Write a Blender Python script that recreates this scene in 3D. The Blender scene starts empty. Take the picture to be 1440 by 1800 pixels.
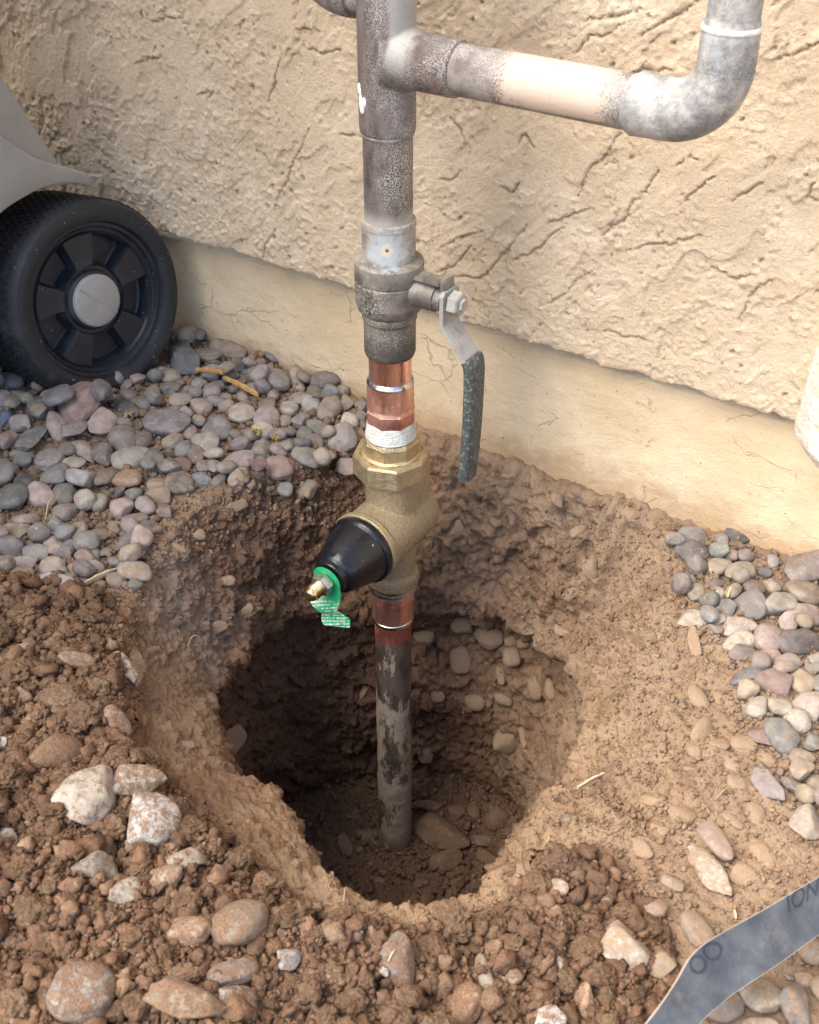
import bpy, bmesh, math, random
import numpy as np
from mathutils import Vector, Matrix
from mathutils.bvhtree import BVHTree

random.seed(7)
rng = np.random.default_rng(7)
SC = bpy.context.scene
COL = SC.collection

# ------------------------------------------------------------------ camera, sky, sun, exposure
FPX = 2100.0
TH, PHI = math.radians(36.4), math.radians(56.6)
HV = np.array([-math.cos(PHI), math.sin(PHI), 0.0])
RV = np.array([math.sin(PHI), math.cos(PHI), 0.0])
CAM = -(HV * 0.68 + RV * -0.0125); CAM[2] = 0.50
FW = HV * math.cos(TH) + np.array([0, 0, -math.sin(TH)])
UP = HV * math.sin(TH) + np.array([0, 0, math.cos(TH)])
cam_data = bpy.data.cameras.new('camera')
cam_data.sensor_fit = 'VERTICAL'; cam_data.sensor_height = 36.0
cam_data.lens = 36.0 * FPX / 1800.0
cam_data.clip_start = 0.01; cam_data.clip_end = 100.0
cam_data.dof.use_dof = True; cam_data.dof.focus_distance = 0.86; cam_data.dof.aperture_fstop = 24.0
cam = bpy.data.objects.new('camera', cam_data); COL.objects.link(cam)
cam.matrix_world = Matrix(((RV[0], UP[0], -FW[0], CAM[0]), (RV[1], UP[1], -FW[1], CAM[1]),
                           (RV[2], UP[2], -FW[2], CAM[2]), (0, 0, 0, 1)))
SC.camera = cam

SUN_DIR = Vector((-0.42, -0.62, 0.95)).normalized()
world = bpy.data.worlds.new('World'); SC.world = world; world.use_nodes = True
wn = world.node_tree
bg = wn.nodes['Background']
sky = wn.nodes.new('ShaderNodeTexSky'); sky.sky_type = 'NISHITA'; sky.sun_disc = False
sky.sun_elevation = math.asin(SUN_DIR.z); sky.sun_rotation = math.atan2(SUN_DIR.x, SUN_DIR.y)
sky.dust_density = 2.0
wn.links.new(sky.outputs[0], bg.inputs[0]); bg.inputs[1].default_value = 0.15
sl = bpy.data.lights.new('sun', 'SUN'); sl.energy = 2.6; sl.angle = math.radians(56); sl.color = (1.0, 0.915, 0.79)
so = bpy.data.objects.new('sun', sl); COL.objects.link(so)
so.rotation_euler = (-SUN_DIR).to_track_quat('-Z', 'Y').to_euler(); so.location = (-2, -2, 3)
SC.view_settings.view_transform = 'Standard'; SC.view_settings.look = 'None'
SC.view_settings.gamma = 1.0; SC.view_settings.use_curve_mapping = False
SC.view_settings.exposure = 1.48

# ------------------------------------------------------------------ helpers: where a picture point lies in the place
def ray(px, py): return FW + RV * (px - 720) / FPX - UP * (py - 900) / FPX
def on_z(px, py, z=0.0):
    d = ray(px, py); return CAM + d * (z - CAM[2]) / d[2]
def on_y(px, py, y):
    d = ray(px, py); return CAM + d * (y - CAM[1]) / d[1]
def depth_of(p): return float((np.asarray(p) - CAM) @ FW)
def project(p):
    d = np.asarray(p) - CAM; z = d @ FW
    return 720 + FPX * (d @ RV) / z, 900 - FPX * (d @ UP) / z

# ------------------------------------------------------------------ numeric noise
def pnoise(P, seed=0):
    P = np.asarray(P, dtype=np.float64)
    I = np.floor(P).astype(np.int64); f = P - I
    u = f * f * f * (f * (f * 6 - 15) + 10)
    out = 0.0
    for dx in (0, 1):
        for dy in (0, 1):
            for dz in (0, 1):
                h = ((I[:, 0] + dx) * 374761393 + (I[:, 1] + dy) * 668265263 + (I[:, 2] + dz) * 2147483647 + seed * 974711) & 0xFFFFFFFF
                h = ((h ^ (h >> 13)) * 1274126177) & 0xFFFFFFFF
                h = h ^ (h >> 16)
                gx = (h & 1023) / 511.5 - 1; gy = ((h >> 10) & 1023) / 511.5 - 1; gz = ((h >> 20) & 1023) / 511.5 - 1
                d = gx * (f[:, 0] - dx) + gy * (f[:, 1] - dy) + gz * (f[:, 2] - dz)
                w = (u[:, 0] if dx else 1 - u[:, 0]) * (u[:, 1] if dy else 1 - u[:, 1]) * (u[:, 2] if dz else 1 - u[:, 2])
                out = out + d * w
    return out * 1.2
def fbm(P, freq, octv=3, seed=0, gain=0.5):
    s = 0; a = 1.0
    for k in range(octv):
        s = s + a * pnoise(np.asarray(P) * freq * 2.03 ** k + 17.3 * k, seed + k); a *= gain
    return s
def sstep(a, b, x):
    t = np.clip((x - a) / (b - a), 0, 1); return t * t * (3 - 2 * t)
def in_poly(x, y, poly):
    x = np.asarray(x); y = np.asarray(y); c = np.zeros(x.shape, bool); n = len(poly); j = n - 1
    for i in range(n):
        xi, yi = poly[i][:2]; xj, yj = poly[j][:2]
        m = ((yi > y) != (yj > y)) & (x < (xj - xi) * (y - yi) / (yj - yi + 1e-12) + xi)
        c ^= m; j = i
    return c

# ------------------------------------------------------------------ helpers: objects
def mesh_np(name, V, F, mat=None, smooth=True, sharp=None):
    me = bpy.data.meshes.new(name)
    if isinstance(F, np.ndarray):
        me.vertices.add(len(V)); me.vertices.foreach_set('co', np.asarray(V, np.float32).ravel())
        k = F.shape[1]
        me.loops.add(F.size); me.loops.foreach_set('vertex_index', F.astype(np.int32).ravel())
        me.polygons.add(len(F)); me.polygons.foreach_set('loop_start', np.arange(0, F.size, k, dtype=np.int32))
        me.update(calc_edges=True)
    else:
        me.from_pydata([tuple(v) for v in V], [], [tuple(f) for f in F]); me.update()
    if smooth: me.polygons.foreach_set('use_smooth', np.ones(len(me.polygons), bool))
    if sharp is not None: me.set_sharp_from_angle(angle=math.radians(sharp))
    if mat: me.materials.append(mat)
    return me
def obj(name, me, parent=None, label=None, cat=None, group=None, kind=None):
    o = bpy.data.objects.new(name, me); COL.objects.link(o)
    if parent: o.parent = parent
    if label: o['label'] = label
    if cat: o['category'] = cat
    if group: o['group'] = group
    if kind: o['kind'] = kind
    return o
def bm_mesh(name, bm, mat, sharp=35):
    bmesh.ops.recalc_face_normals(bm, faces=bm.faces[:])
    me = bpy.data.meshes.new(name); bm.to_mesh(me); bm.free()
    me.polygons.foreach_set('use_smooth', np.ones(len(me.polygons), bool))
    if sharp is not None: me.set_sharp_from_angle(angle=math.radians(sharp))
    if mat: me.materials.append(mat)
    return me
def frame_of(axis):
    a = Vector(axis).normalized()
    if abs(a.z) > 0.99: x = Vector((1, 0, 0))
    else: x = Vector((0, 0, 1)).cross(a).normalized()
    y = a.cross(x)
    return x, y, a
def lathe(bm, prof, origin=(0, 0, 0), axis=(0, 0, 1), seg=64, cap=True, rot=0.0):
    """prof: list of (radius, distance along the axis)"""
    x, y, a = frame_of(axis); o = Vector(origin); rings = []
    for rr, t in prof:
        ring = []
        for k in range(seg):
            an = rot + 2 * math.pi * k / seg
            ring.append(bm.verts.new(o + a * t + (x * math.cos(an) + y * math.sin(an)) * rr))
        rings.append(ring)
    for i in range(len(rings) - 1):
        for k in range(seg):
            bm.faces.new((rings[i][k], rings[i][(k + 1) % seg], rings[i + 1][(k + 1) % seg], rings[i + 1][k]))
    if cap:
        bm.faces.new(rings[0][::-1]); bm.faces.new(rings[-1])
    return rings
def rounded(prof, r=0.0008):
    """small chamfers at the corners of a profile"""
    out = []
    n = len(prof)
    for i, p in enumerate(prof):
        if i == 0 or i == n - 1: out.append(p); continue
        p = Vector(p); a = Vector(prof[i - 1]); b = Vector(prof[i + 1])
        la, lb = (a - p).length, (b - p).length
        if la < 1e-6 or lb < 1e-6: continue
        ra, rb = min(r, la * 0.4), min(r, lb * 0.4)
        q1 = p + (a - p) / la * ra; q2 = p + (b - p) / lb * rb
        out += [tuple(q1), tuple((q1 + q2 + p * 2) / 4), tuple(q2)]
    return out
def sweep(bm, path, sec, up0=Vector((0, 1, 0)), cap=True):
    """sec(i) -> list of 2D points for ring i; path: list of Vectors"""
    rings = []; n = len(path)
    for i, p in enumerate(path):
        t = (path[min(i + 1, n - 1)] - path[max(i - 1, 0)]).normalized()
        s = (up0 - t * up0.dot(t)).normalized(); b = t.cross(s)
        rings.append([bm.verts.new(p + s * u + b * v) for u, v in sec(i)])
    m = len(rings[0])
    for i in range(n - 1):
        for k in range(m):
            bm.faces.new((rings[i][k], rings[i][(k + 1) % m], rings[i + 1][(k + 1) % m], rings[i + 1][k]))
    if cap: bm.faces.new(rings[0][::-1]); bm.faces.new(rings[-1])
def circ(r, n=28, sx=1.0, sy=1.0): return [(r * sx * math.cos(2 * math.pi * k / n), r * sy * math.sin(2 * math.pi * k / n)) for k in range(n)]
def spline(pts, n):
    pts = [Vector(p) for p in pts]; out = []
    P = [pts[0] * 2 - pts[1]] + pts + [pts[-1] * 2 - pts[-2]]
    for i in range(n):
        u = i / (n - 1) * (len(pts) - 1); k = min(int(u), len(pts) - 2); t = u - k
        a, b, c, d = P[k:k + 4]
        out.append(0.5 * ((2 * b) + (c - a) * t + (2 * a - 5 * b + 4 * c - d) * t * t + (3 * b - a - 3 * c + d) * t ** 3))
    return out
def box_bm(bm, lo, hi):
    r = bmesh.ops.create_cube(bm, size=1.0)
    for v in r['verts']:
        v.co = Vector([lo[i] + (v.co[i] + 0.5) * (hi[i] - lo[i]) for i in range(3)])
    return r['verts']
def remeshed(name, bm, mat, voxel, smooth_it=6):
    """melts overlapping solids into one cast body"""
    me = bm_mesh(name + '_src', bm, mat, None)
    o = bpy.data.objects.new('tmp', me); COL.objects.link(o)
    m = o.modifiers.new('r', 'REMESH'); m.mode = 'VOXEL'; m.voxel_size = voxel; m.use_smooth_shade = True
    s = o.modifiers.new('s', 'SMOOTH'); s.factor = 0.5; s.iterations = smooth_it
    dg = bpy.context.evaluated_depsgraph_get()
    out = bpy.data.meshes.new_from_object(o.evaluated_get(dg)); out.name = name
    bpy.data.objects.remove(o); bpy.data.meshes.remove(me)
    out.polygons.foreach_set('use_smooth', np.ones(len(out.polygons), bool))
    out.materials.clear(); out.materials.append(mat)
    return out
def text_mesh(txt, size, extrude):
    cu = bpy.data.curves.new('t', 'FONT'); cu.body = txt; cu.size = size; cu.extrude = extrude; cu.align_x = 'CENTER'; cu.align_y = 'CENTER'
    o = bpy.data.objects.new('t', cu); COL.objects.link(o)
    dg = bpy.context.evaluated_depsgraph_get()
    me = bpy.data.meshes.new_from_object(o.evaluated_get(dg))
    bpy.data.objects.remove(o); bpy.data.curves.remove(cu)
    me.materials.clear()
    return me

# ------------------------------------------------------------------ materials
class M:
    def __init__(s, name, rough=0.6, metal=0.0, spec=0.5):
        s.m = bpy.data.materials.new(name); s.m.use_nodes = True; s.t = s.m.node_tree
        s.b = s.t.nodes['Principled BSDF']
        s.b.inputs['Roughness'].default_value = rough; s.b.inputs['Metallic'].default_value = metal
        s.b.inputs['Specular IOR Level'].default_value = spec
        s.tc = s.n('ShaderNodeTexCoord'); s.P = s.tc.outputs['Object']
    def n(s, typ, **kw):
        nd = s.t.nodes.new(typ)
        for k, v in kw.items(): setattr(nd, k, v)
        return nd
    def set(s, sock, v):
        if isinstance(v, (int, float)): sock.default_value = v
        elif isinstance(v, tuple): sock.default_value = v if len(v) != 3 or sock.type == 'VECTOR' else v + (1,)
        else: s.t.links.new(v, sock)
    def noise(s, scale, detail=4, rough=0.55, vec=None, dist=0.0):
        nd = s.n('ShaderNodeTexNoise'); s.set(nd.inputs['Vector'], vec or s.P)
        nd.inputs['Scale'].default_value = scale; nd.inputs['Detail'].default_value = detail
        nd.inputs['Roughness'].default_value = rough; nd.inputs['Distortion'].default_value = dist
        return nd.outputs['Fac']
    def voro(s, scale, feature='F1', vec=None):
        nd = s.n('ShaderNodeTexVoronoi', feature=feature); s.set(nd.inputs['Vector'], vec or s.P)
        nd.inputs['Scale'].default_value = scale
        return nd.outputs['Distance']
    def rng(s, x, a, b, c=0.0, d=1.0, smooth=True):
        nd = s.n('ShaderNodeMapRange'); nd.interpolation_type = 'SMOOTHSTEP' if smooth else 'LINEAR'
        s.set(nd.inputs[0], x)
        for i, v in enumerate((a, b, c, d)): s.set(nd.inputs[i + 1], v)
        return nd.outputs[0]
    def math(s, op, a, b=0.0):
        nd = s.n('ShaderNodeMath', operation=op); s.set(nd.inputs[0], a); s.set(nd.inputs[1], b); return nd.outputs[0]
    def mix(s, f, a, b, mode='MIX'):
        nd = s.n('ShaderNodeMix', data_type='RGBA', blend_type=mode); s.set(nd.inputs[0], f); s.set(nd.inputs[6], a); s.set(nd.inputs[7], b); return nd.outputs[2]
    def attr(s, name, out='Fac'):
        nd = s.n('ShaderNodeAttribute'); nd.attribute_name = name; return nd.outputs[out]
    def xyz(s, vec=None):
        nd = s.n('ShaderNodeSeparateXYZ'); s.set(nd.inputs[0], vec or s.P); return nd.outputs
    def scaled(s, sx, sy, sz):
        nd = s.n('ShaderNodeMapping'); s.set(nd.inputs[0], s.P); nd.inputs['Scale'].default_value = (sx, sy, sz); return nd.outputs[0]
    def bump(s, h, dist=0.001, strength=1.0, prev=None):
        nd = s.n('ShaderNodeBump'); s.set(nd.inputs['Height'], h); nd.inputs['Distance'].default_value = dist; nd.inputs['Strength'].default_value = strength
        if prev is not None: s.t.links.new(prev, nd.inputs['Normal'])
        return nd.outputs[0]
    def out(s, color=None, rough=None, normal=None, metal=None):
        if color is not None: s.set(s.b.inputs['Base Color'], color)
        if rough is not None: s.set(s.b.inputs['Roughness'], rough)
        if metal is not None: s.set(s.b.inputs['Metallic'], metal)
        if normal is not None: s.t.links.new(normal, s.b.inputs['Normal'])
        return s.m

def mk_stucco():
    m = M('stucco_paint', 0.85, spec=0.2)
    c = m.mix(m.rng(m.noise(9, 3), 0.35, 0.65), (0.74, 0.585, 0.405), (0.81, 0.66, 0.485))
    c = m.mix(m.math('MULTIPLY', m.rng(m.noise(620, 3, 0.75), 0.52, 0.68), 0.35), c, (0.50, 0.375, 0.245))
    c = m.mix(m.rng(m.noise(55, 4), 0.4, 0.7), c, (0.71, 0.56, 0.385))
    c = m.mix(m.math('MULTIPLY', m.attr('crack'), 0.6), c, (0.16, 0.10, 0.055))
    n = m.bump(m.noise(1000, 3, 0.7), 0.0011, 1.0); n = m.bump(m.noise(420, 5, 0.75), 0.0018, 0.8, n)
    return m.out(c, 0.85, n)
def mk_foundation():
    m = M('painted_foundation', 0.75, spec=0.25)
    z = m.xyz()[2]
    c = m.mix(m.rng(m.noise(14, 3), 0.35, 0.65), (0.67, 0.515, 0.325), (0.74, 0.59, 0.395))
    c = m.mix(m.math('MULTIPLY', m.rng(m.noise(160, 3, 0.7), 0.62, 0.72), 0.35), c, (0.36, 0.25, 0.14))
    dirt = m.math('MULTIPLY', m.rng(m.math('ADD', z, m.math('MULTIPLY', m.math('SUBTRACT', m.noise(35, 5, 0.7), 0.5), 0.06)), 0.022, -0.006), 0.55)
    c = m.mix(dirt, c, (0.36, 0.21, 0.10))
    speck = m.rng(m.noise(240, 2, 0.5), 0.71, 0.74)
    c = m.mix(m.math('MULTIPLY', speck, 0.7), c, (0.12, 0.07, 0.04))
    wv = m.n('ShaderNodeVectorMath', operation='ADD'); m.set(wv.inputs[0], m.scaled(1, 1, 1.7))
    nz = m.n('ShaderNodeTexNoise'); m.set(nz.inputs['Vector'], m.P); nz.inputs['Scale'].default_value = 45; nz.inputs['Detail'].default_value = 4
    ms = m.n('ShaderNodeVectorMath', operation='SCALE'); m.t.links.new(nz.outputs['Color'], ms.inputs[0]); ms.inputs['Scale'].default_value = 0.03; m.t.links.new(ms.outputs[0], wv.inputs[1])
    line = m.math('MULTIPLY', m.rng(m.voro(24, 'DISTANCE_TO_EDGE', wv.outputs[0]), 0.016, 0.004), m.rng(m.noise(16, 3), 0.52, 0.6))
    c = m.mix(m.math('MULTIPLY', line, 0.25), c, (0.26, 0.16, 0.08))
    n = m.bump(m.noise(520, 4, 0.65), 0.0008, 0.8); n = m.bump(m.noise(60, 5, 0.6), 0.003, 0.6, n); n = m.bump(m.math('SUBTRACT', 1.0, line), 0.0008, 0.8, n)
    return m.out(c, 0.78, n)
def mk_trim():
    m = M('white_stucco', 0.85, spec=0.2)
    c = m.mix(m.rng(m.noise(60, 4), 0.4, 0.7), (0.66, 0.60, 0.50), (0.74, 0.69, 0.60))
    c = m.mix(m.math('MULTIPLY', m.rng(m.noise(180, 4, 0.7), 0.6, 0.72), 0.5), c, (0.40, 0.30, 0.19))
    n = m.bump(m.noise(600, 4, 0.6), 0.001, 0.8); n = m.bump(m.noise(150, 3, 0.6), 0.003, 0.7, n)
    return m.out(c, 0.85, n)
SOIL_DRY, SOIL_TAN, SOIL_GREY = (0.265, 0.175, 0.108), (0.345, 0.24, 0.155), (0.25, 0.19, 0.145)
SOIL_RED, SOIL_DARK = (0.235, 0.135, 0.082), (0.150, 0.090, 0.058)
def soil_colour(m, P=None):
    moist, grey = m.attr('moist'), m.attr('grey')
    dry = m.mix(m.rng(m.noise(30, 4, 0.6, P), 0.35, 0.65), SOIL_DRY, SOIL_TAN)
    dry = m.mix(grey, dry, SOIL_GREY)
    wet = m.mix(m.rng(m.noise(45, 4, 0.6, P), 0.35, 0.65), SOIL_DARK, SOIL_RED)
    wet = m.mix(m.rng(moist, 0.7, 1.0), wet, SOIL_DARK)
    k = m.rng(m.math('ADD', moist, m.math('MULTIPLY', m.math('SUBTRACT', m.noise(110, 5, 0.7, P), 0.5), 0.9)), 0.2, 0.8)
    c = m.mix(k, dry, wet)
    g = m.noise(520, 3, 0.7, P)
    c = m.mix(m.rng(g, 0.40, 0.28), c, m.mix(0.55, c, (0.03, 0.016, 0.01)))
    c = m.mix(m.math('MULTIPLY', m.rng(g, 0.62, 0.72), 0.6), c, m.mix(0.6, c, (0.55, 0.40, 0.26)))
    return c
def mk_soil():
    m = M('soil', 0.95, spec=0.15)
    c = soil_colour(m)
    n = m.bump(m.noise(700, 4, 0.7), 0.0012, 0.9); n = m.bump(m.noise(210, 4, 0.65), 0.003, 0.8, n)
    return m.out(c, 0.95, n)
def mk_clod():
    m = M('clod_soil', 0.95, spec=0.15)
    oi = m.n('ShaderNodeObjectInfo')
    base = oi.outputs['Color']
    geo = m.n('ShaderNodeNewGeometry'); sb = m.n('ShaderNodeVectorMath', operation='SUBTRACT'); m.t.links.new(geo.outputs['Position'], sb.inputs[0]); m.t.links.new(oi.outputs['Location'], sb.inputs[1])
    sk = m.n('ShaderNodeVectorMath', operation='SCALE'); m.t.links.new(sb.outputs[0], sk.inputs[0]); sk.inputs['Scale'].default_value = 75.0
    off = m.n('ShaderNodeVectorMath', operation='ADD'); m.t.links.new(sk.outputs[0], off.inputs[0]); m.t.links.new(m.math('MULTIPLY', oi.outputs['Random'], 40.0), off.inputs[1]); P = off.outputs[0]
    c = m.mix(m.rng(m.noise(1.8, 6, 0.75, P), 0.35, 0.68), m.mix(0.35, base, (0.11, 0.06, 0.033)), m.mix(0.35, base, (0.42, 0.29, 0.18)))
    g = m.noise(11, 5, 0.8, P)
    c = m.mix(m.math('MULTIPLY', m.rng(g, 0.44, 0.32), 0.8), c, (0.05, 0.028, 0.017))
    c = m.mix(m.math('MULTIPLY', m.rng(g, 0.57, 0.68), 0.65), c, (0.40, 0.27, 0.165))
    n = m.bump(m.noise(13, 5, 0.8, P), 0.0014, 1.0); n = m.bump(m.noise(4, 4, 0.7, P), 0.003, 0.8, n)
    return m.out(c, 0.95, n)
def mk_stone(mass=False):
    m = M('stone_mass' if mass else 'stone', 0.62, spec=0.35)
    oi = m.n('ShaderNodeObjectInfo'); base, al = oi.outputs['Color'], oi.outputs['Alpha']
    if mass: base, al = m.attr('tint', 'Color'), 0.85
    geo = m.n('ShaderNodeNewGeometry'); sb = m.n('ShaderNodeVectorMath', operation='SUBTRACT'); m.t.links.new(geo.outputs['Position'], sb.inputs[0]); m.t.links.new(oi.outputs['Location'], sb.inputs[1])
    sk = m.n('ShaderNodeVectorMath', operation='SCALE'); m.t.links.new(sb.outputs[0], sk.inputs[0]); sk.inputs['Scale'].default_value = 75.0
    off = m.n('ShaderNodeVectorMath', operation='ADD'); m.t.links.new(sk.outputs[0], off.inputs[0])
    sc = m.math('MULTIPLY', oi.outputs['Random'], 40.0); m.t.links.new(sc, off.inputs[1]); P = off.outputs[0]
    c = m.mix(m.rng(m.noise(1.6, 5, 0.65, P), 0.3, 0.7), m.mix(0.38, base, (0.06, 0.05, 0.045)), m.mix(0.14, base, (0.7, 0.62, 0.52)))
    c = m.mix(m.math('MULTIPLY', m.rng(m.noise(6, 5, 0.75, P), 0.46, 0.7), 0.24), c, m.mix(0.55, base, (0.09, 0.075, 0.065)))
    c = m.mix(m.math('MULTIPLY', m.rng(m.noise(17, 3, 0.75, P), 0.52, 0.7), 0.38), c, m.mix(0.6, base, (0.08, 0.065, 0.055)))
    c = m.mix(m.math('MULTIPLY', m.rng(m.noise(24, 3, 0.7, P), 0.56, 0.72), 0.45), c, m.mix(0.5, base, (0.75, 0.68, 0.58)))
    vein = m.rng(m.math('ABSOLUTE', m.math('SUBTRACT', m.noise(1.1, 3, 0.5, P, 0.6), 0.5)), 0.012, 0.0)
    c = m.mix(m.math('MULTIPLY', vein, m.rng(oi.outputs['Random'], 0.6, 0.65, 0.0, 0.45)), c, (0.55, 0.48, 0.40))
    dust = m.rng(m.math('ADD', m.noise(3.0, 9, 0.82, P), m.math('MULTIPLY', m.math('SUBTRACT', 0.72, al), 0.55)), 0.47, 0.60)
    dry = m.mix(m.rng(m.noise(14, 4, 0.8, P), 0.35, 0.65), (0.265, 0.175, 0.108), (0.345, 0.24, 0.155))
    wet = m.mix(m.rng(m.noise(14, 4, 0.8, P), 0.35, 0.65), (0.10, 0.055, 0.03), (0.27, 0.16, 0.095))
    dcol = m.mix(oi.outputs['Object Index'], dry, wet)
    c = m.mix(m.math('MULTIPLY', dust, 0.92), c, dcol)
    n = m.bump(m.math('ADD', m.noise(26, 4, 0.75, P), m.math('MULTIPLY', dust, 0.25)), 0.0006, 0.7); n = m.bump(m.noise(5, 4, 0.6, P), 0.0011, 0.5, n)
    return m.out(c, m.mix(dust, (0.55, 0.55, 0.55), (0.95, 0.95, 0.95)), n)
def speckles(m, lo, hi, dens=1400, mask=None):
    s = m.rng(m.noise(dens, 1, 0.5), lo, hi)
    big = m.rng(m.noise(26, 3, 0.6), 0.38, 0.66)
    s = m.math('MULTIPLY', s, big if mask is None else mask)
    return s
def mk_patina():
    m = M('weathered_copper', 0.5, 0.35)
    x, y, z = m.xyz()
    st = m.scaled(1, 1, 0.22)
    c = m.mix(m.rng(m.noise(90, 5, 0.65, st), 0.35, 0.65), (0.085, 0.066, 0.058), (0.195, 0.155, 0.14))
    c = m.mix(m.rng(m.noise(30, 4, 0.6), 0.42, 0.62), c, (0.15, 0.14, 0.14))
    c = m.mix(m.math('MULTIPLY', m.rng(m.noise(60, 3, 0.6), 0.6, 0.7), 0.6), c, (0.18, 0.10, 0.078))
    side = m.rng(m.math('ADD', x, m.math('MULTIPLY', y, -0.25)), -0.006, 0.014, 0.25, 1.0)
    sp = speckles(m, 0.46, 0.60, 1500, m.math('MULTIPLY', m.rng(m.noise(35, 3, 0.6), 0.3, 0.65), side))
    c = m.mix(m.math('MULTIPLY', sp, 0.85), c, (0.52, 0.50, 0.46))
    corr = m.math('MULTIPLY', m.rng(m.math('ADD', m.math('ABSOLUTE', m.math('SUBTRACT', z, 0.213)), m.math('MULTIPLY', m.math('SUBTRACT', m.noise(90, 4, 0.6), 0.5), 0.012)), 0.016, 0.004), 0.75)
    c = m.mix(corr, c, (0.40, 0.385, 0.34))
    topm = m.math('MULTIPLY', m.rng(z, 0.300, 0.322), m.rng(m.math('ADD', x, m.math('MULTIPLY', m.noise(60, 3), 0.006)), 0.012, 0.015))
    topm = m.math('MULTIPLY', topm, m.rng(m.math('ADD', x, m.math('MULTIPLY', m.math('SUBTRACT', m.noise(120, 4), 0.5), 0.02)), 0.026, 0.018))
    c = m.mix(m.math('MULTIPLY', topm, 0.8), c, (0.42, 0.42, 0.39))
    n = m.bump(m.noise(500, 3, 0.6), 0.0003, 0.6)
    return m.out(c, 0.68, n, m.math('SUBTRACT', 0.4, m.math('MULTIPLY', m.math('MAXIMUM', sp, corr), 0.4)))
def mk_branch():
    m = M('oversprayed_pipe', 0.5, 0.1, 0.25)
    x, y, z = m.xyz()
    c = m.mix(m.rng(m.noise(60, 5, 0.65), 0.35, 0.65), (0.135, 0.11, 0.10), (0.27, 0.24, 0.22))
    sp = speckles(m, 0.50, 0.60, 1500, m.rng(m.noise(30, 3), 0.3, 0.6))
    c = m.mix(m.math('MULTIPLY', sp, 0.8), c, (0.50, 0.48, 0.44))
    e = m.math('MULTIPLY', m.math('SUBTRACT', m.noise(800, 4, 0.85), 0.5), 0.045)
    paint = m.math('MULTIPLY', m.rng(m.math('ADD', x, e), 0.076, 0.081), m.rng(m.math('ADD', x, e), 0.142, 0.134))
    nz = m.n('ShaderNodeSeparateXYZ'); m.t.links.new(m.tc.outputs['Normal'], nz.inputs[0])
    paint = m.math('MULTIPLY', paint, m.rng(m.math('ADD', nz.outputs[2], m.math('MULTIPLY', e, 5.0)), -0.74, -0.66))
    c = m.mix(paint, c, m.mix(m.rng(m.noise(80, 3), 0.55, 0.75), (0.56, 0.455, 0.365), (0.46, 0.34, 0.27)))
    n = m.bump(m.noise(400, 3, 0.6), 0.0003, 0.5)
    return m.out(c, 0.75, n)
def mk_elbow():
    m = M('greyed_copper', 0.6, 0.1, 0.25)
    c = m.mix(m.rng(m.noise(55, 5, 0.7), 0.35, 0.65), (0.17, 0.17, 0.175), (0.43, 0.42, 0.39))
    c = m.mix(m.math('MULTIPLY', m.rng(m.noise(25, 4, 0.6), 0.55, 0.68), 0.6), c, (0.15, 0.115, 0.105))
    c = m.mix(m.math('MULTIPLY', m.rng(m.noise(300, 3, 0.7), 0.5, 0.7), 0.5), c, (0.16, 0.155, 0.16))
    c = m.mix(m.math('MULTIPLY', m.rng(m.noise(48, 4, 0.65), 0.58, 0.68), 0.6), c, (0.33, 0.36, 0.39))
    c = m.mix(m.math('MULTIPLY', speckles(m, 0.52, 0.6), 0.5), c, (0.56, 0.54, 0.50))
    n = m.bump(m.noise(300, 4, 0.6), 0.0007, 0.8)
    return m.out(c, 0.78, n)
def mk_valve():
    m = M('aged_brass', 0.5, 0.45)
    x, y, z = m.xyz()
    c = m.mix(m.rng(m.noise(70, 5, 0.65), 0.35, 0.65), (0.125, 0.11, 0.095), (0.24, 0.215, 0.185))
    sp = speckles(m, 0.52, 0.62, 1300, m.rng(m.noise(40, 3), 0.35, 0.65))
    c = m.mix(m.math('MULTIPLY', sp, 0.8), c, (0.50, 0.46, 0.40))
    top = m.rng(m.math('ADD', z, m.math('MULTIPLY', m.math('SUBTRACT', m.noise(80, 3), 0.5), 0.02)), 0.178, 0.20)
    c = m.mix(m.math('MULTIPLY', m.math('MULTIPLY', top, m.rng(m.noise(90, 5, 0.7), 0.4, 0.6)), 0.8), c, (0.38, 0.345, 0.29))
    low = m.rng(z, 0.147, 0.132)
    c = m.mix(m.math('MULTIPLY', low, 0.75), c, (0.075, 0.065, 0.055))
    d = m.n('ShaderNodeVectorMath', operation='DISTANCE'); m.set(d.inputs[0], m.P); d.inputs[1].default_value = (0.0085, -0.0145, 0.2035)
    spot = m.rng(m.math('ADD', d.outputs['Value'], m.math('MULTIPLY', m.math('SUBTRACT', m.noise(150, 5, 0.7), 0.5), 0.026)), 0.0150, 0.008)
    c = m.mix(m.math('MULTIPLY', spot, 0.8), c, (0.42, 0.47, 0.49))
    c = m.mix(m.rng(m.math('ADD', d.outputs['Value'], m.math('MULTIPLY', m.math('SUBTRACT', m.noise(400, 3), 0.5), 0.004)), 0.0046, 0.003), c, (0.55, 0.50, 0.40))
    c = m.mix(m.rng(d.outputs['Value'], 0.0016, 0.0009), c, (0.16, 0.085, 0.03))
    n = m.bump(m.noise(420, 3, 0.6), 0.0004, 0.8)
    return m.out(c, 0.55, n, m.math('SUBTRACT', 0.45, m.math('MULTIPLY', m.math('MAXIMUM', sp, top), 0.4)))
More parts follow.
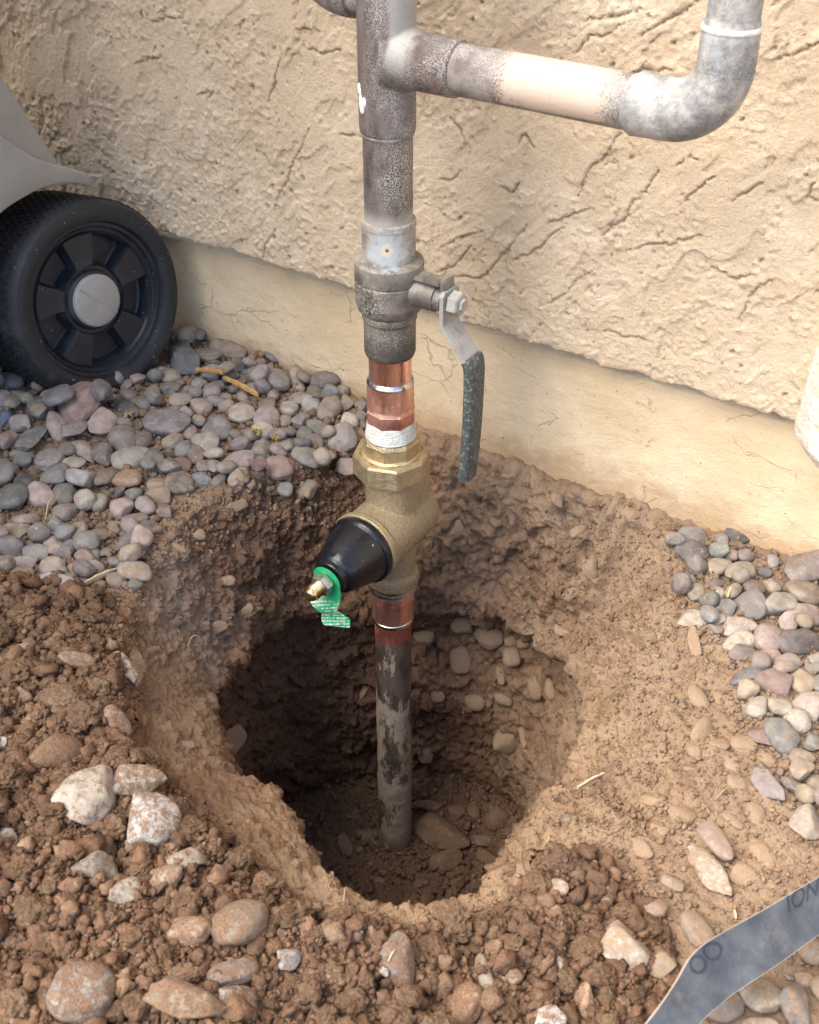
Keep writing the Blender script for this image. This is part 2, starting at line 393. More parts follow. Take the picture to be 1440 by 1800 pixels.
def mk_metal(name, c1, c2, rough, scale=120, bumpd=0.0, bumps=700, metal=1.0, stretch=(1, 1, 1)):
    m = M(name, rough, metal)
    v = m.scaled(*stretch)
    c = m.mix(m.rng(m.noise(scale, 4, 0.6, v), 0.35, 0.65), c1, c2)
    r = m.rng(m.noise(scale * 2, 3, 0.6, v), 0.3, 0.7, rough * 0.8, min(1, rough * 1.25))
    n = m.bump(m.noise(bumps, 2, 0.5), bumpd, 1.0) if bumpd else None
    return m.out(c, r, n)
def mk_lower_pipe():
    m = M('muddy_copper', 0.7, 0.15)
    x, y, z = m.xyz()
    st = m.scaled(1, 1, 0.4)
    c = m.mix(m.rng(m.noise(70, 5, 0.65, st), 0.35, 0.65), (0.062, 0.045, 0.036), (0.15, 0.112, 0.09))
    k = m.math('ADD', m.noise(38, 5, 0.7, st), m.rng(z, -0.145, -0.19, 0.0, 0.10))
    mud = m.rng(k, 0.50, 0.58)
    mc = m.mix(m.noise(160, 4, 0.7), (0.33, 0.25, 0.185), (0.52, 0.43, 0.34))
    c = m.mix(m.math('MULTIPLY', mud, 0.9), c, mc)
    c = m.mix(m.rng(m.math('ADD', z, m.math('MULTIPLY', m.noise(60, 3), 0.02)), -0.325, -0.35), c, (0.20, 0.14, 0.10))
    flux = m.rng(m.math('ADD', z, m.math('MULTIPLY', m.math('SUBTRACT', m.noise(140, 5, 0.7), 0.5), 0.022)), -0.1185, -0.1165)
    c = m.mix(flux, c, m.mix(m.noise(120, 4), (0.33, 0.105, 0.07), (0.46, 0.19, 0.13)))
    n = m.bump(m.math('ADD', mud, m.noise(350, 4, 0.6)), 0.0007, 0.8)
    return m.out(c, m.rng(mud, 0, 1, 0.5, 0.95), n, m.math('MULTIPLY', flux, 0.7))
def mk_plain(name, c1, c2, rough, scale=80, bumpd=0.0, bumps=400, spec=0.5):
    m = M(name, rough, 0.0, spec)
    c = m.mix(m.rng(m.noise(scale, 5, 0.65), 0.35, 0.68), c1, c2)
    n = m.bump(m.noise(bumps, 3, 0.6), bumpd, 1.0) if bumpd else None
    return m.out(c, None, n)
def mk_dusty(name, base, dust, rough, lo=0.5, hi=0.75, amt=0.6, scale=45, bumpd=0.0003, spec=0.5):
    m = M(name, rough, 0.0, spec)
    k = m.math('MULTIPLY', m.rng(m.noise(scale, 6, 0.72), lo, hi), amt)
    fleck = m.rng(m.noise(420, 1, 0.5), 0.76, 0.79)
    c = m.mix(k, base, dust)
    c = m.mix(m.math('MULTIPLY', fleck, 0.7), c, (0.5, 0.46, 0.40))
    n = m.bump(m.noise(600, 3, 0.6), bumpd, 0.8)
    return m.out(c, m.rng(k, 0.0, 0.6, rough, 0.9), n)
def mk_strap():
    m = M('strap_rubber', 0.7, 0.0, 0.15)
    c = m.mix(m.rng(m.noise(40, 5, 0.65), 0.35, 0.65), (0.050, 0.060, 0.075), (0.092, 0.101, 0.115))
    c = m.mix(m.math('MULTIPLY', m.rng(m.noise(60, 6, 0.75), 0.5, 0.72), 0.5), c, (0.20, 0.18, 0.165))
    edge = m.attr('edge')
    c = m.mix(m.math('MULTIPLY', edge, 0.8), c, (0.50, 0.42, 0.34))
    n = m.bump(m.noise(500, 4, 0.6), 0.0006, 0.7)
    return m.out(c, 0.72, n)
def mk_tag():
    m = M('green_tag_plastic', 0.45)
    x, y, z = m.xyz()
    c = m.mix(m.noise(90, 3), (0.01, 0.30, 0.10), (0.03, 0.42, 0.17))
    rows = m.math('SINE', m.math('MULTIPLY', m.math('ADD', z, m.math('MULTIPLY', x, -0.25)), 2600.0))
    txt = m.math('MULTIPLY', m.rng(rows, 0.0, 0.4), m.rng(m.noise(900, 1, 0.4, m.scaled(1, 1, 0.3)), 0.44, 0.5))
    txt = m.math('MULTIPLY', txt, m.rng(z, -0.0245, -0.0255))
    c = m.mix(m.math('MULTIPLY', txt, 0.85), c, (0.65, 0.72, 0.66))
    c = m.mix(m.math('MULTIPLY', m.rng(m.noise(130, 4), 0.56, 0.66), 0.55), c, (0.42, 0.36, 0.26))
    return m.out(c, 0.45)

MAT = dict(
    stucco=mk_stucco(), found=mk_foundation(), trim=mk_trim(), soil=mk_soil(), clod=mk_clod(), stone=mk_stone(), stone_mass=mk_stone(True),
    patina=mk_patina(), branch=mk_branch(), elbow=mk_elbow(), valve=mk_valve(), pipe=mk_lower_pipe(),
    copper=mk_metal('new_copper', (0.78, 0.42, 0.31), (0.92, 0.56, 0.45), 0.27, 60, 0.0002, 500, 0.95, (1, 1, 0.25)),
    copper_dull=mk_metal('fluxed_copper', (0.58, 0.25, 0.18), (0.84, 0.48, 0.37), 0.38, 80, 0.0003, 400, 0.85, (1, 1, 0.3)),
    solder=mk_metal('solder', (0.62, 0.62, 0.62), (0.80, 0.79, 0.76), 0.25, 200),
    brass_cast=mk_metal('cast_brass', (0.42, 0.335, 0.215), (0.56, 0.455, 0.305), 0.48, 500, 0.0016, 1300, 0.85),
    brass=mk_metal('machined_brass', (0.46, 0.365, 0.215), (0.56, 0.455, 0.285), 0.46, 130, 0.0005, 900, 0.8),
    brass_bright=mk_metal('bright_brass', (0.75, 0.55, 0.24), (0.86, 0.68, 0.34), 0.24, 90),
    steel=mk_metal('zinc_steel', (0.55, 0.54, 0.52), (0.70, 0.69, 0.66), 0.33, 200),
    lever=mk_dusty('lever_steel', (0.33, 0.32, 0.295), (0.21, 0.19, 0.165), 0.5, 0.45, 0.7, 0.7, 90),
    grip=mk_dusty('worn_grip', (0.050, 0.062, 0.058), (0.34, 0.32, 0.27), 0.6, 0.5, 0.66, 0.7, 420, 0.0008),
    tape=mk_plain('thread_tape', (0.55, 0.54, 0.48), (0.68, 0.67, 0.62), 0.6, 140, 0.0012, 420),
    bell=mk_dusty('black_plastic', (0.006, 0.007, 0.010), (0.04, 0.042, 0.05), 0.24, 0.55, 0.8, 0.3, 70, 0.0002),
    tyre=mk_dusty('tyre_rubber', (0.013, 0.015, 0.020), (0.085, 0.088, 0.10), 0.55, 0.5, 0.8, 0.45, 40, 0.0004),
    rim=mk_dusty('wheel_plastic', (0.011, 0.014, 0.021), (0.07, 0.08, 0.10), 0.42, 0.46, 0.78, 0.65, 38, 0.0004),
    cap=mk_plain('hub_cap_plastic', (0.30, 0.285, 0.27), (0.34, 0.325, 0.305), 0.55, 60, 0.0001, 500),
    cart=mk_plain('bin_plastic', (0.315, 0.30, 0.275), (0.36, 0.345, 0.32), 0.6, 20, 0.0004, 900),
    strap=mk_strap(), ink=mk_plain('dark_ink', (0.018, 0.025, 0.042), (0.035, 0.045, 0.065), 0.8),
    tag=mk_tag(),
    splinter=mk_plain('splinter_wood', (0.40, 0.21, 0.07), (0.52, 0.31, 0.12), 0.7, 150, 0.0005, 300),
    straw=mk_plain('straw', (0.52, 0.42, 0.22), (0.62, 0.52, 0.31), 0.7, 120, 0.0003),
    chip=mk_plain('pale_wood', (0.45, 0.35, 0.23), (0.58, 0.47, 0.33), 0.8, 120, 0.0005),
    leaf=mk_plain('dry_leaf', (0.48, 0.30, 0.07), (0.60, 0.43, 0.14), 0.7, 200, 0.0005),
    leaf2=mk_plain('orange_leaf', (0.50, 0.20, 0.05), (0.55, 0.30, 0.10), 0.7, 200, 0.0005),
    root=mk_plain('root', (0.30, 0.20, 0.12), (0.42, 0.30, 0.19), 0.8, 120),
    whitepaint=mk_plain('white_paint', (0.72, 0.70, 0.62), (0.80, 0.78, 0.72), 0.5),
)

# ------------------------------------------------------------------ ground with the dug hole (one sheet)
PC = np.array([0.04, -0.08])
RIM_PX = [(372,1245,-.062),(383,1290,-.058),(404,1362,-.050),(445,1374,-.045),(500,1402,-.038),(535,1450,-.033),(548,1502,-.030),(578,1550,-.028),(610,1590,-.026),(650,1603,-.024),(700,1608,-.022),
          (770,1598,-.024),(830,1578,-.027),(858,1545,-.031),(882,1502,-.037),(905,1462,-.043),(945,1425,-.050),(985,1380,-.057),(1012,1320,-.066),(1022,1250,-.080),(1010,1190,-.094),(985,1140,-.110)]
RIM = [tuple(on_z(px, py, z)) for px, py, z in RIM_PX] + [(.105,.055,-.125),(.075,.072,-.130),(.043,.068,-.130),(.001,.050,-.128),
       (-.0435,.004,-.120),(-.064,-.04,-.105),(-.070,-.080,-.095),(-.058,-.120,-.084),(-.045,-.150,-.074)]
FLOOR = [(-.05,-.155),(-.01,-.185),(.05,-.205),(.10,-.215),(.14,-.205),(.155,-.16),(.155,-.10),(.145,-.04),(.125,.02),(.101,.055),(.075,.078),(.0456,.084),(.005,.068),(-.03,.040),
         (-.075,.01),(-.095,-.04),(-.095,-.09),(-.08,-.13)]
OUTER = [(-.098,-.143,.002),(-.110,-.091,.004),(-.104,-.037,.004),(-.086,.028,.0),(-.073,.069,-.004),(-.045,.098,-.008),(-.009,.106,-.010),(.04,.110,-.012),(.075,.110,-.013),(.117,.108,-.014),
         (.181,.094,-.012),(.225,.03,-.010),(.255,-.05,-.012),(.262,-.12,-.014),(.247,-.2,-.012),(.225,-.262,-.008),(.2,-.292,-.006),(.16,-.305,-.004),(.112,-.3185,.0),(.06,-.305,.004),
         (.014,-.286,.006),(-.02,-.25,.004),(-.05,-.2105,.002),(-.08,-.18,.002)]
NA, = (960,)
ANG = np.linspace(-math.pi, math.pi, NA, endpoint=False)
def ring(pts, sig):
    p = np.array(pts, float); d = p[:, :2] - PC
    a = np.arctan2(d[:, 1], d[:, 0]); rr = np.hypot(d[:, 0], d[:, 1]); i = np.argsort(a); a = a[i]; rr = rr[i]
    z = p[i, 2] if p.shape[1] > 2 else np.full(len(a), -0.36)
    def per(v):
        vv = np.interp(ANG, np.concatenate([a - 2 * math.pi, a, a + 2 * math.pi]), np.tile(v, 3))
        k = np.exp(-0.5 * (np.arange(-60, 61) / sig) ** 2); k /= k.sum()
        return np.convolve(np.concatenate([vv[-60:], vv, vv[:60]]), k, 'valid')
    return per(rr), per(z)
r1, _ = ring(FLOOR, 22); r2, z2 = ring(RIM, 4); r3, z3 = ring(OUTER, 10)
wob = fbm(np.stack([np.cos(ANG) * 3, np.sin(ANG) * 3, ANG * 0], 1), 1.6, 4, 50)
r2 = r2 * (1 + 0.035 * wob)
rows_r, rows_z, rows_s = [], [], []
FLZ = -0.362
for k in range(44):
    s = (k + 0.01) / 43.01
    rows_r.append(r1 * s); rows_z.append(np.full(NA, FLZ) + 0.02 * sstep(0.75, 1.0, s)); rows_s.append(s * 1.0)
for k in range(120):
    s = (k + 1) / 120.0
    rr = r1 + (r2 - r1) * (s ** 1.1) + (0.026 * np.exp(-((ANG - 1.25) / 0.75) ** 2) + 0.014 * np.exp(-((ANG - 3.0) / 0.7) ** 2) + 0.014 * np.exp(-((ANG + 3.28) / 0.7) ** 2)) * sstep(0.45, 0.86, s) * (1 - sstep(0.93, 1.0, s)); zz = FLZ + 0.02 + (z2 - FLZ - 0.02) * s
    rows_r.append(rr); rows_z.append(zz); rows_s.append(1 + s)
for k in range(100):
    s = (k + 1) / 100.0
    rows_r.append(r2 + (r3 - r2) * s); rows_z.append(z2 + (z3 - z2) * (s ** 0.85)); rows_s.append(2 + s)
NEAR = 0.34
for k in range(120):
    s = (k + 1) / 120.0
    rows_r.append(r3 + NEAR * s); rows_z.append(z3 * 1.0); rows_s.append(3 + s)
for k in range(26):
    s = (k + 1) / 26.0
    rows_r.append((r3 + NEAR) * (1 - s) + s * ((r3 + NEAR) * 1.0) + 14.0 * s ** 3 + 0.35 * s); rows_z.append(z3 * (1 - s)); rows_s.append(4 + s)
Rr = np.array(rows_r); Zz = np.array(rows_z); Ss = np.repeat(np.array(rows_s)[:, None], NA, 1)
X = PC[0] + Rr * np.cos(ANG)[None]; Y = PC[1] + Rr * np.sin(ANG)[None]
NR = len(rows_r)
def poly_px(pts, z=0.0): return [tuple(on_z(px, py, z)[:2]) for px, py in pts]
LOOSE = [poly_px([(-160,1040),(0,1045),(120,1050),(200,1060),(235,1200),(215,1330),(300,1390),(380,1470),(470,1560),(600,1645),(760,1650),(880,1585),(950,1500),(1060,1480),
                  (1140,1560),(1180,1640),(1200,1700),(1120,1830),(1000,2000),(-250,2000)])]
# heaped spoil and the gravel bed's gentle swell
def loose_mask(x, y):
    m = np.zeros(np.shape(x))
    q = 0.012
    for dx in (-q, 0, q):
        for dy in (-q, 0, q): m += in_poly(np.asarray(x) + dx, np.asarray(y) + dy, LOOSE[0])
    return m / 9.0
Lm = np.zeros_like(X); sel = (Ss > 2.4) & (Rr < 0.8)
Lm[sel] = loose_mask(X[sel], Y[sel])
P0 = np.stack([X.ravel(), Y.ravel(), np.zeros(X.size)], 1)
heap = (0.016 + 0.016 * fbm(P0, 9, 2, 3).reshape(X.shape)) * sstep(0.1, 1.0, Lm) * (1 - 0.85 * sstep(0.16, 0.22, X + 0.5 * (Y + 0.25)))
Zz = Zz + np.clip(heap, 0, 0.05)
Zz = Zz + sstep(2.9, 3.2, Ss) * 0.021 * np.exp(-((X + .330) / .085) ** 2 - ((Y + .060) / .055) ** 2)
Zz = Zz + sstep(3.0, 3.3, Ss) * 0.006 * fbm(P0, 5, 2, 9).reshape(X.shape)
# front lip of compact soil on the left near side stands slightly proud
G = np.stack([X, Y, Zz], -1)
du = np.roll(G, -1, 1) - np.roll(G, 1, 1); dv = np.gradient(G, axis=0)
N = np.cross(dv, du); N /= np.linalg.norm(N, axis=-1, keepdims=True) + 1e-12
if N[NR - 40, 0, 2] < 0: N = -N
Pf = G.reshape(-1, 3)
compact = (1 - sstep(0.0, 0.6, Lm)).ravel(); wallm = (sstep(1.0, 1.15, Ss) * (1 - sstep(2.85, 3.2, Ss))).ravel()
floorm = (1 - sstep(0.95, 1.2, Ss)).ravel(); lm = Lm.ravel(); farm = sstep(4.05, 4.2, Ss).ravel()
TH_ = np.tile(ANG, NR)
def angw_(c, w):
    d = np.abs((TH_ - c + math.pi) % (2 * math.pi) - math.pi); return np.exp(-(d / w) ** 2)
bl = lambda f, s: 1 - 2.2 * np.abs(fbm(Pf, f, 2, s, 0.5))
disp = wallm * (0.011 * fbm(Pf, 16, 3, 21) + 0.005 * fbm(Pf, 55, 3, 22) + 0.003 * bl(80, 24))
disp += (floorm * 0.6 + lm) * (0.006 * fbm(Pf, 38, 2, 31) + 0.0045 * bl(60, 32) + 0.0028 * bl(140, 33) + 0.0016 * bl(300, 34))
disp *= 1 - 0.84 * angw_(-1.9, 0.9) * sstep(1.9, 2.1, Ss).ravel() * (1 - lm)
disp += compact * (1 - wallm) * (1 - farm) * (0.003 * fbm(Pf, 25, 3, 41) + 0.0012 * bl(130, 42))
disp += (1 - farm) * (0.0020 * fbm(Pf, 200, 2, 43) + 0.0010 * pnoise(Pf * 480, 44))
disp += wallm * (0.0015 * bl(190, 25) + 0.004 * sstep(.25, .45, fbm(Pf, 60, 2, 26)) - 0.006 * sstep(.35, .6, fbm(Pf, 34, 2, 27)))
right = sstep(0.2, 0.9, np.cos(ANG + 0.1))
# a hard ledge edge and shelves on the back and right bank
th = np.tile(ANG, NR)
shelf = wallm * sstep(2.0, 2.15, Ss).ravel() * np.exp(-((th - 1.1) / 0.9) ** 2)
sh = fbm(Pf * np.array([1, 1, 0.5]), 26, 3, 61)
disp += shelf * 0.008 * (sstep(-0.05, 0.05, sh) - 0.5 + sstep(0.28, 0.36, sh))
Pd = Pf + N.reshape(-1, 3) * disp[:, None]
# keep the ground in front of the footing from climbing over it, and the pipe clear
Vt = Pd
idx = np.arange(NR * NA).reshape(NR, NA); nx = np.roll(idx, -1, 1)
Fq = np.stack([idx[:-1], nx[:-1], nx[1:], idx[1:]], -1).reshape(-1, 4)
moist = np.zeros(len(Vt)); grey = np.zeros(len(Vt))
S1 = Ss.ravel()
def angw(c, w): 
    d = np.abs((th - c + math.pi) % (2 * math.pi) - math.pi); return np.exp(-(d / w) ** 2)
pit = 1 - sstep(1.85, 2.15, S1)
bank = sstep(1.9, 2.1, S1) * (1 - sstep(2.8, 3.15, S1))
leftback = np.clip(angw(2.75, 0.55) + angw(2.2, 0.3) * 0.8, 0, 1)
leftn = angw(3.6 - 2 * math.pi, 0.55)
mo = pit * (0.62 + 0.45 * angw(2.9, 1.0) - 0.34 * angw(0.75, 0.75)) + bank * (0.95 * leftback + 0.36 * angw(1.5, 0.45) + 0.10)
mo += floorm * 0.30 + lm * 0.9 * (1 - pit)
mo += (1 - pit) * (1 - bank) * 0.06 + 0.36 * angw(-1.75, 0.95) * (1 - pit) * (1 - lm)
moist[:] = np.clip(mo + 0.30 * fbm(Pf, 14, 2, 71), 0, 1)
gr = bank * leftn * 1.0 + 0.04 * angw(1.2, 0.3) * bank + sstep(3.0, 3.1, S1) * 0.25 * (1 - lm) + pit * 0.15 * angw(0.8, 0.7)
grey[:] = np.clip(gr + 0.25 * fbm(Pf, 18, 2, 72), 0, 1)
me = mesh_np('ground', Vt, Fq, MAT['soil'])
def add_attr(me, name, v):
    a = me.attributes.new(name, 'FLOAT', 'POINT'); a.data.foreach_set('value', np.asarray(v, np.float32))
add_attr(me, 'moist', moist); add_attr(me, 'grey', grey)
ground = obj('ground', me, label='brown soil yard with a dug hole round the buried pipe', kind='structure')
ri = idx[::2, ::2]; rn = np.roll(ri, -1, 1)
Fb = np.stack([ri[:-1], rn[:-1], rn[1:], ri[1:]], -1).reshape(-1, 4)
used = ri.ravel(); remap = np.full(len(Vt), -1); remap[used] = np.arange(len(used))
BV = BVHTree.FromPolygons([Vector(v) for v in Vt[used]], remap[Fb].tolist())
def drop_z(x, y):
    h = BV.ray_cast(Vector((x, y, 0.5)), Vector((0, 0, -1)))
    return (h[0].z, h[1]) if h[0] is not None else (-0.36, Vector((0, 0, 1)))
def hit_px(px, py):
    d = Vector(ray(px, py)).normalized(); h = BV.ray_cast(Vector(CAM), d)
    n = h[1]
    if n is not None and n.dot(d) > 0: n = -n
    return h[0], n

# ------------------------------------------------------------------ the house wall: stucco above a painted footing
wall = obj('house_wall', None, label='tan stucco house wall above a smooth painted footing', cat='wall')
def axis_grid(lo, flo, fhi, hi, step, ncoarse):
    a = lo + (flo - lo) * (1 - (1 - np.linspace(0, 1, ncoarse)) ** 2.5); b = np.arange(flo, fhi, step); c = fhi + (hi - fhi) * np.linspace(0, 1, ncoarse) ** 2.5
    return np.concatenate([a[:-1], b, c])
def stucco_height(x, z):
    P = np.stack([x, z, np.zeros_like(x)], 1)
    w = np.stack([fbm(P, 14, 2, 101), fbm(P, 14, 2, 111), np.zeros_like(x)], 1) * 0.012
    Q = P + w
    u = (Q[:, 0] * 0.62 + Q[:, 1] * 0.78); v = (-Q[:, 0] * 0.78 + Q[:, 1] * 0.62)
    D = np.stack([u * 0.55, v, np.zeros_like(u)], 1)
    n1 = fbm(D, 30, 4, 121, 0.55)
    n2 = fbm(D, 62, 3, 131, 0.55)
    flat = sstep(-0.02, 0.10, n1)
    patch = sstep(0.0, 0.35, fbm(P, 7, 2, 141))
    h = 0.0010 * fbm(P, 9, 3, 151)
    h += 0.0010 * sstep(-0.015, 0.02, n1) + 0.0003 * sstep(-0.02, 0.015, n2) * (1 - 0.6 * flat)
    rough = 1 - 0.85 * np.maximum(flat * patch, sstep(0.02, 0.25, fbm(P, 11, 3, 145)))
    h += rough * (0.0008 * fbm(P, 70, 3, 161) + 0.0026 * np.clip(pnoise(P * 230, 162) - .12, 0, 1) + 0.0018 * np.clip(pnoise(P * 360, 163) - .15, 0, 1)) + 0.0007 * np.clip(pnoise(P * 300, 164) - .1, 0, 1)
    st = np.stack([u * 14, v * 260, np.zeros_like(u)], 1)
    h += 0.00035 * flat * pnoise(st, 171)
    crk = sstep(0.013, 0.003, np.abs(n1 + 0.01)) * sstep(0.12, 0.30, fbm(P, 24, 2, 181))
    crk2 = sstep(0.018, 0.004, np.abs(n2)) * sstep(0.16, 0.32, fbm(P, 40, 2, 191)) * rough
    hole = np.maximum(sstep(0.46, 0.56, pnoise(P * 170, 201)), 0.8 * sstep(0.55, 0.65, pnoise(P * 300, 202))) * rough
    h -= 0.0010 * np.maximum(crk, crk2) + 0.0020 * hole
    return h, np.maximum(np.maximum(crk, crk2) * 0.4, hole * 0.8)
CRACKS = [[(545,225),(530,262),(515,290),(505,320),(492,338),(484,362)], [(495,95),(482,150),(470,180)], [(486,400),(470,430),(462,455)], [(1096,225),(1062,275),(1030,310),(1016,345)],
          [(1158,295),(1140,330),(1112,358),(1098,385),(1072,400),(1055,425)], [(930,390),(900,430),(866,470),(840,490),(770,478)], [(1046,472),(1018,490),(1000,510),(972,530),(950,536)],
          [(1252,310),(1225,335),(1205,352)], [(1230,0),(1205,18),(1182,28),(1140,55),(1128,60)], [(1032,35),(1060,30),(1098,25),(1130,15)], [(1232,410),(1200,420),(1180,430),(1160,425),(1100,440)],
          [(1440,70),(1410,90),(1375,98)], [(535,82),(560,90),(600,88)], [(520,48),(560,55)], [(1430,320),(1420,345),(1440,350)], [(830,430),(800,465),(770,478)], [(1060,580),(1110,590),(1150,600)],
          [(1360,490),(1340,500),(1320,520),(1300,560)], [(1250,470),(1290,490),(1330,480)], [(650,240),(600,235)], [(770,440),(810,415),(850,405)], [(240,110),(270,103),(285,100)], [(270,40),(290,32),(320,30)],
          [(420,60),(425,42),(432,33)], [(350,165),(375,160),(368,170)], [(1180,120),(1120,125),(1112,130)], [(1240,280),(1210,278),(1190,290)], [(1010,95),(1040,60),(1062,62),(1100,40)], [(960,390),(990,385),(1040,365)],
          [(905,455),(940,440),(990,400)], [(1290,350),(1340,320)], [(820,255),(812,230),(790,205)], [(880,325),(900,340),(912,322)], [(815,300),(790,318),(775,312)], [(910,250),(925,235),(940,260)]]
def carve(x, z, h, ck):
    for c in CRACKS:
        pts = [on_y(px, py, 0.10) for px, py in c]
        pts = [(p[0], p[2]) for p in pts]
        sub = []
        for (ax, az), (bx, bz) in zip(pts[:-1], pts[1:]):
            n = 6
            for k in range(n):
                t = k / n; sub.append((ax + (bx - ax) * t + rng.normal(0, .0007), az + (bz - az) * t + rng.normal(0, .0007)))
        sub.append(pts[-1])
        xs = [p[0] for p in sub]; zs = [p[1] for p in sub]
        m = np.where((x > min(xs) - .006) & (x < max(xs) + .006) & (z > min(zs) - .006) & (z < max(zs) + .006))[0]
        if not len(m): continue
        d = np.full(len(m), 1.0); sg = np.zeros(len(m))
        L = len(sub) - 1
        for k in range(L):
            a = np.array(sub[k]); b = np.array(sub[k + 1]); ab = b - a
            q = np.stack([x[m], z[m]], 1) - a
            t = np.clip((q @ ab) / (ab @ ab + 1e-12), 0, 1); e = q - t[:, None] * ab
            dd = np.hypot(e[:, 0], e[:, 1]); w = 0.55 + 0.45 * math.sin(math.pi * (k + 0.5) / L) + random.uniform(-.35, .25)
            dd = dd / w; cl = dd < d; d[cl] = dd[cl]; sg[cl] = np.sign(e[cl, 1])
        g = np.exp(-(d / 0.00062) ** 2)
        h[m] -= 0.0022 * g; h[m] += 0.0004 * np.exp(-(d / 0.004) ** 2) * (sg > 0)
        ck[m] = np.maximum(ck[m], g * 0.9)
xs = axis_grid(-6, -0.56, 0.33, 4, 0.00115, 24); zs = np.concatenate([np.arange(0.1035, 0.40, 0.00115), 0.40 + 2.6 * np.linspace(0, 1, 22)[1:] ** 2.5])
XX, ZZ = np.meshgrid(xs, zs); fx, fz = XX.ravel(), ZZ.ravel()
hh, ck = stucco_height(fx, fz); carve(fx, fz, hh, ck)
edge_n = fbm(np.stack([xs, xs * 0, xs * 0], 1), 34, 4, 211, .65) * 0.0036 + fbm(np.stack([xs, xs * 0, xs * 0], 1), 160, 2, 213) * 0.0011
low = np.exp(-(fz - 0.1035) / 0.006)
fz2 = fz + np.tile(edge_n, len(zs)) * low
fy = 0.100 - hh + 0.0015 * np.exp(-(fz - 0.1035) / 0.0012)
front = np.stack([fx, fy, fz2], 1)
nX = len(xs)
und = []
for k, (dy, dz) in enumerate([(0.020, 0.0012), (0.014, 0.0004), (0.009, 0.0), (0.004, -0.0006)]):
    u = np.stack([xs, 0.100 + dy + 0.0 * xs, 0.1035 + edge_n * (1 if k > 0 else 0.6) + dz], 1); und.append(u)
Vw = np.concatenate(und + [front]); nrow = len(und) + len(zs)
iw = np.arange(nrow * nX).reshape(nrow, nX)
Fw = np.stack([iw[:-1, :-1], iw[:-1, 1:], iw[1:, 1:], iw[1:, :-1]], -1).reshape(-1, 4)
mw = mesh_np('stucco', Vw, Fw, MAT['stucco']); add_attr(mw, 'crack', np.concatenate([np.zeros(len(und) * nX), ck]))
obj('stucco', mw, wall)
xf = axis_grid(-6, -0.5, 0.34, 4, 0.003, 16); zf = np.concatenate([[-0.5], np.arange(-0.05, 0.085, 0.003), np.arange(0.085, 0.118, 0.0008)])
XX, ZZ = np.meshgrid(xf, zf); fx, fz = XX.ravel(), ZZ.ravel(); Pq = np.stack([fx, fz, 0 * fx], 1)
fy = 0.1165 - 0.0011 * fbm(Pq, 18, 3, 221) - 0.0005 * fbm(Pq, 90, 2, 222)
fy = fy + 0.018 * sstep(0.0905, 0.0925, fz + 0.0012 * fbm(Pq, 60, 3, 223))  # notch added at the footing top so a thin shade line shows under the stucco
ii = np.arange(len(zf) * len(xf)).reshape(len(zf), len(xf))
obj('footing', mesh_np('footing', np.stack([fx, fy, fz], 1), np.stack([ii[:-1, :-1], ii[:-1, 1:], ii[1:, 1:], ii[1:, :-1]], -1).reshape(-1, 4), MAT['found']), wall)
# rounded white stucco pop-out at the right
us = np.linspace(0, 1, 150); vs = np.linspace(0, 1, 170)
UU, VV = np.meshgrid(us, vs); UU, VV = UU.ravel(), VV.ravel()
zt = 0.076 + (VV ** 2.0) * 0.55
bot = sstep(0.0, 0.16, VV) ** 0.5
lean = 0.006 * sstep(0.115, 0.20, zt) + 0.020 * (1 - sstep(0.074, 0.100, zt)) + 0.016 * sstep(0.19, 0.34, zt)
prof = np.sqrt(np.clip(1 - (1 - np.clip(UU / 0.22, 0, 1)) ** 2, 0, 1))
tx = 0.2335 + lean + UU * 0.26
Pq = np.stack([tx, zt, 0 * tx], 1)
ty = 0.118 - 0.050 * prof * bot * (1 - 0.45 * sstep(0.15, 0.33, zt)) - 0.0016 * fbm(Pq, 60, 3, 231) - 0.0014 * fbm(Pq, 180, 2, 232) * prof
ii = np.arange(len(vs) * len(us)).reshape(len(vs), len(us))
obj('stucco_pilaster', mesh_np('stucco_pilaster', np.stack([tx, ty, zt], 1), np.stack([ii[:-1, :-1], ii[:-1, 1:], ii[1:, 1:], ii[1:, :-1]], -1).reshape(-1, 4), MAT['trim']), wall, label='rounded whitish stucco corner at the right end')

# ------------------------------------------------------------------ the wheeled bin at the left
cart = obj('wheeled_bin', None, label='taupe plastic wheeled bin parked against the stucco wall', cat='bin')
def prism_yz(name, poly, x0, x1, mat, bev, parent, label=None, seg=3):
    bm = bmesh.new()
    a = [bm.verts.new((x0, y, z)) for y, z in poly]; b = [bm.verts.new((x1, y, z)) for y, z in poly]
    bm.faces.new(a); bm.faces.new(b[::-1]); n = len(poly)
    for i in range(n): bm.faces.new((a[i], b[i], b[(i + 1) % n], a[(i + 1) % n]))
    bmesh.ops.recalc_face_normals(bm, faces=bm.faces[:])
    bmesh.ops.bevel(bm, geom=bm.edges[:], offset=bev, segments=seg, affect='EDGES', profile=0.5, clamp_overlap=True)
    return obj(name, bm_mesh(name, bm, mat, 40), parent, label)
WC = np.array([-.2796, .0129, .0803]); WR = .0773
arc = []
for a_ in np.linspace(64, 185, 26):
    rr = np.interp(a_, [64, 87, 109, 122, 150, 185], [.0800, .0845, .0895, .0955, .104, .110]); arc.append((.0107 + rr * math.cos(math.radians(a_)), .0833 + rr * math.sin(math.radians(a_))))
fender = [(.0490, .1575), (.0486, .1620), (.0450, .1668), (.0360, .1720), (.0185, .1815), (.0, .192), (-.0263, .2160), (-.07, .236), (-.14, .258), (-.30, .262), (-.48, .25), (-.50, .02), (-.13, .02)] + arc[::-1]
prism_yz('wheel_arch', fender, -.3085, -.72, MAT['cart'], 0.0030, cart)
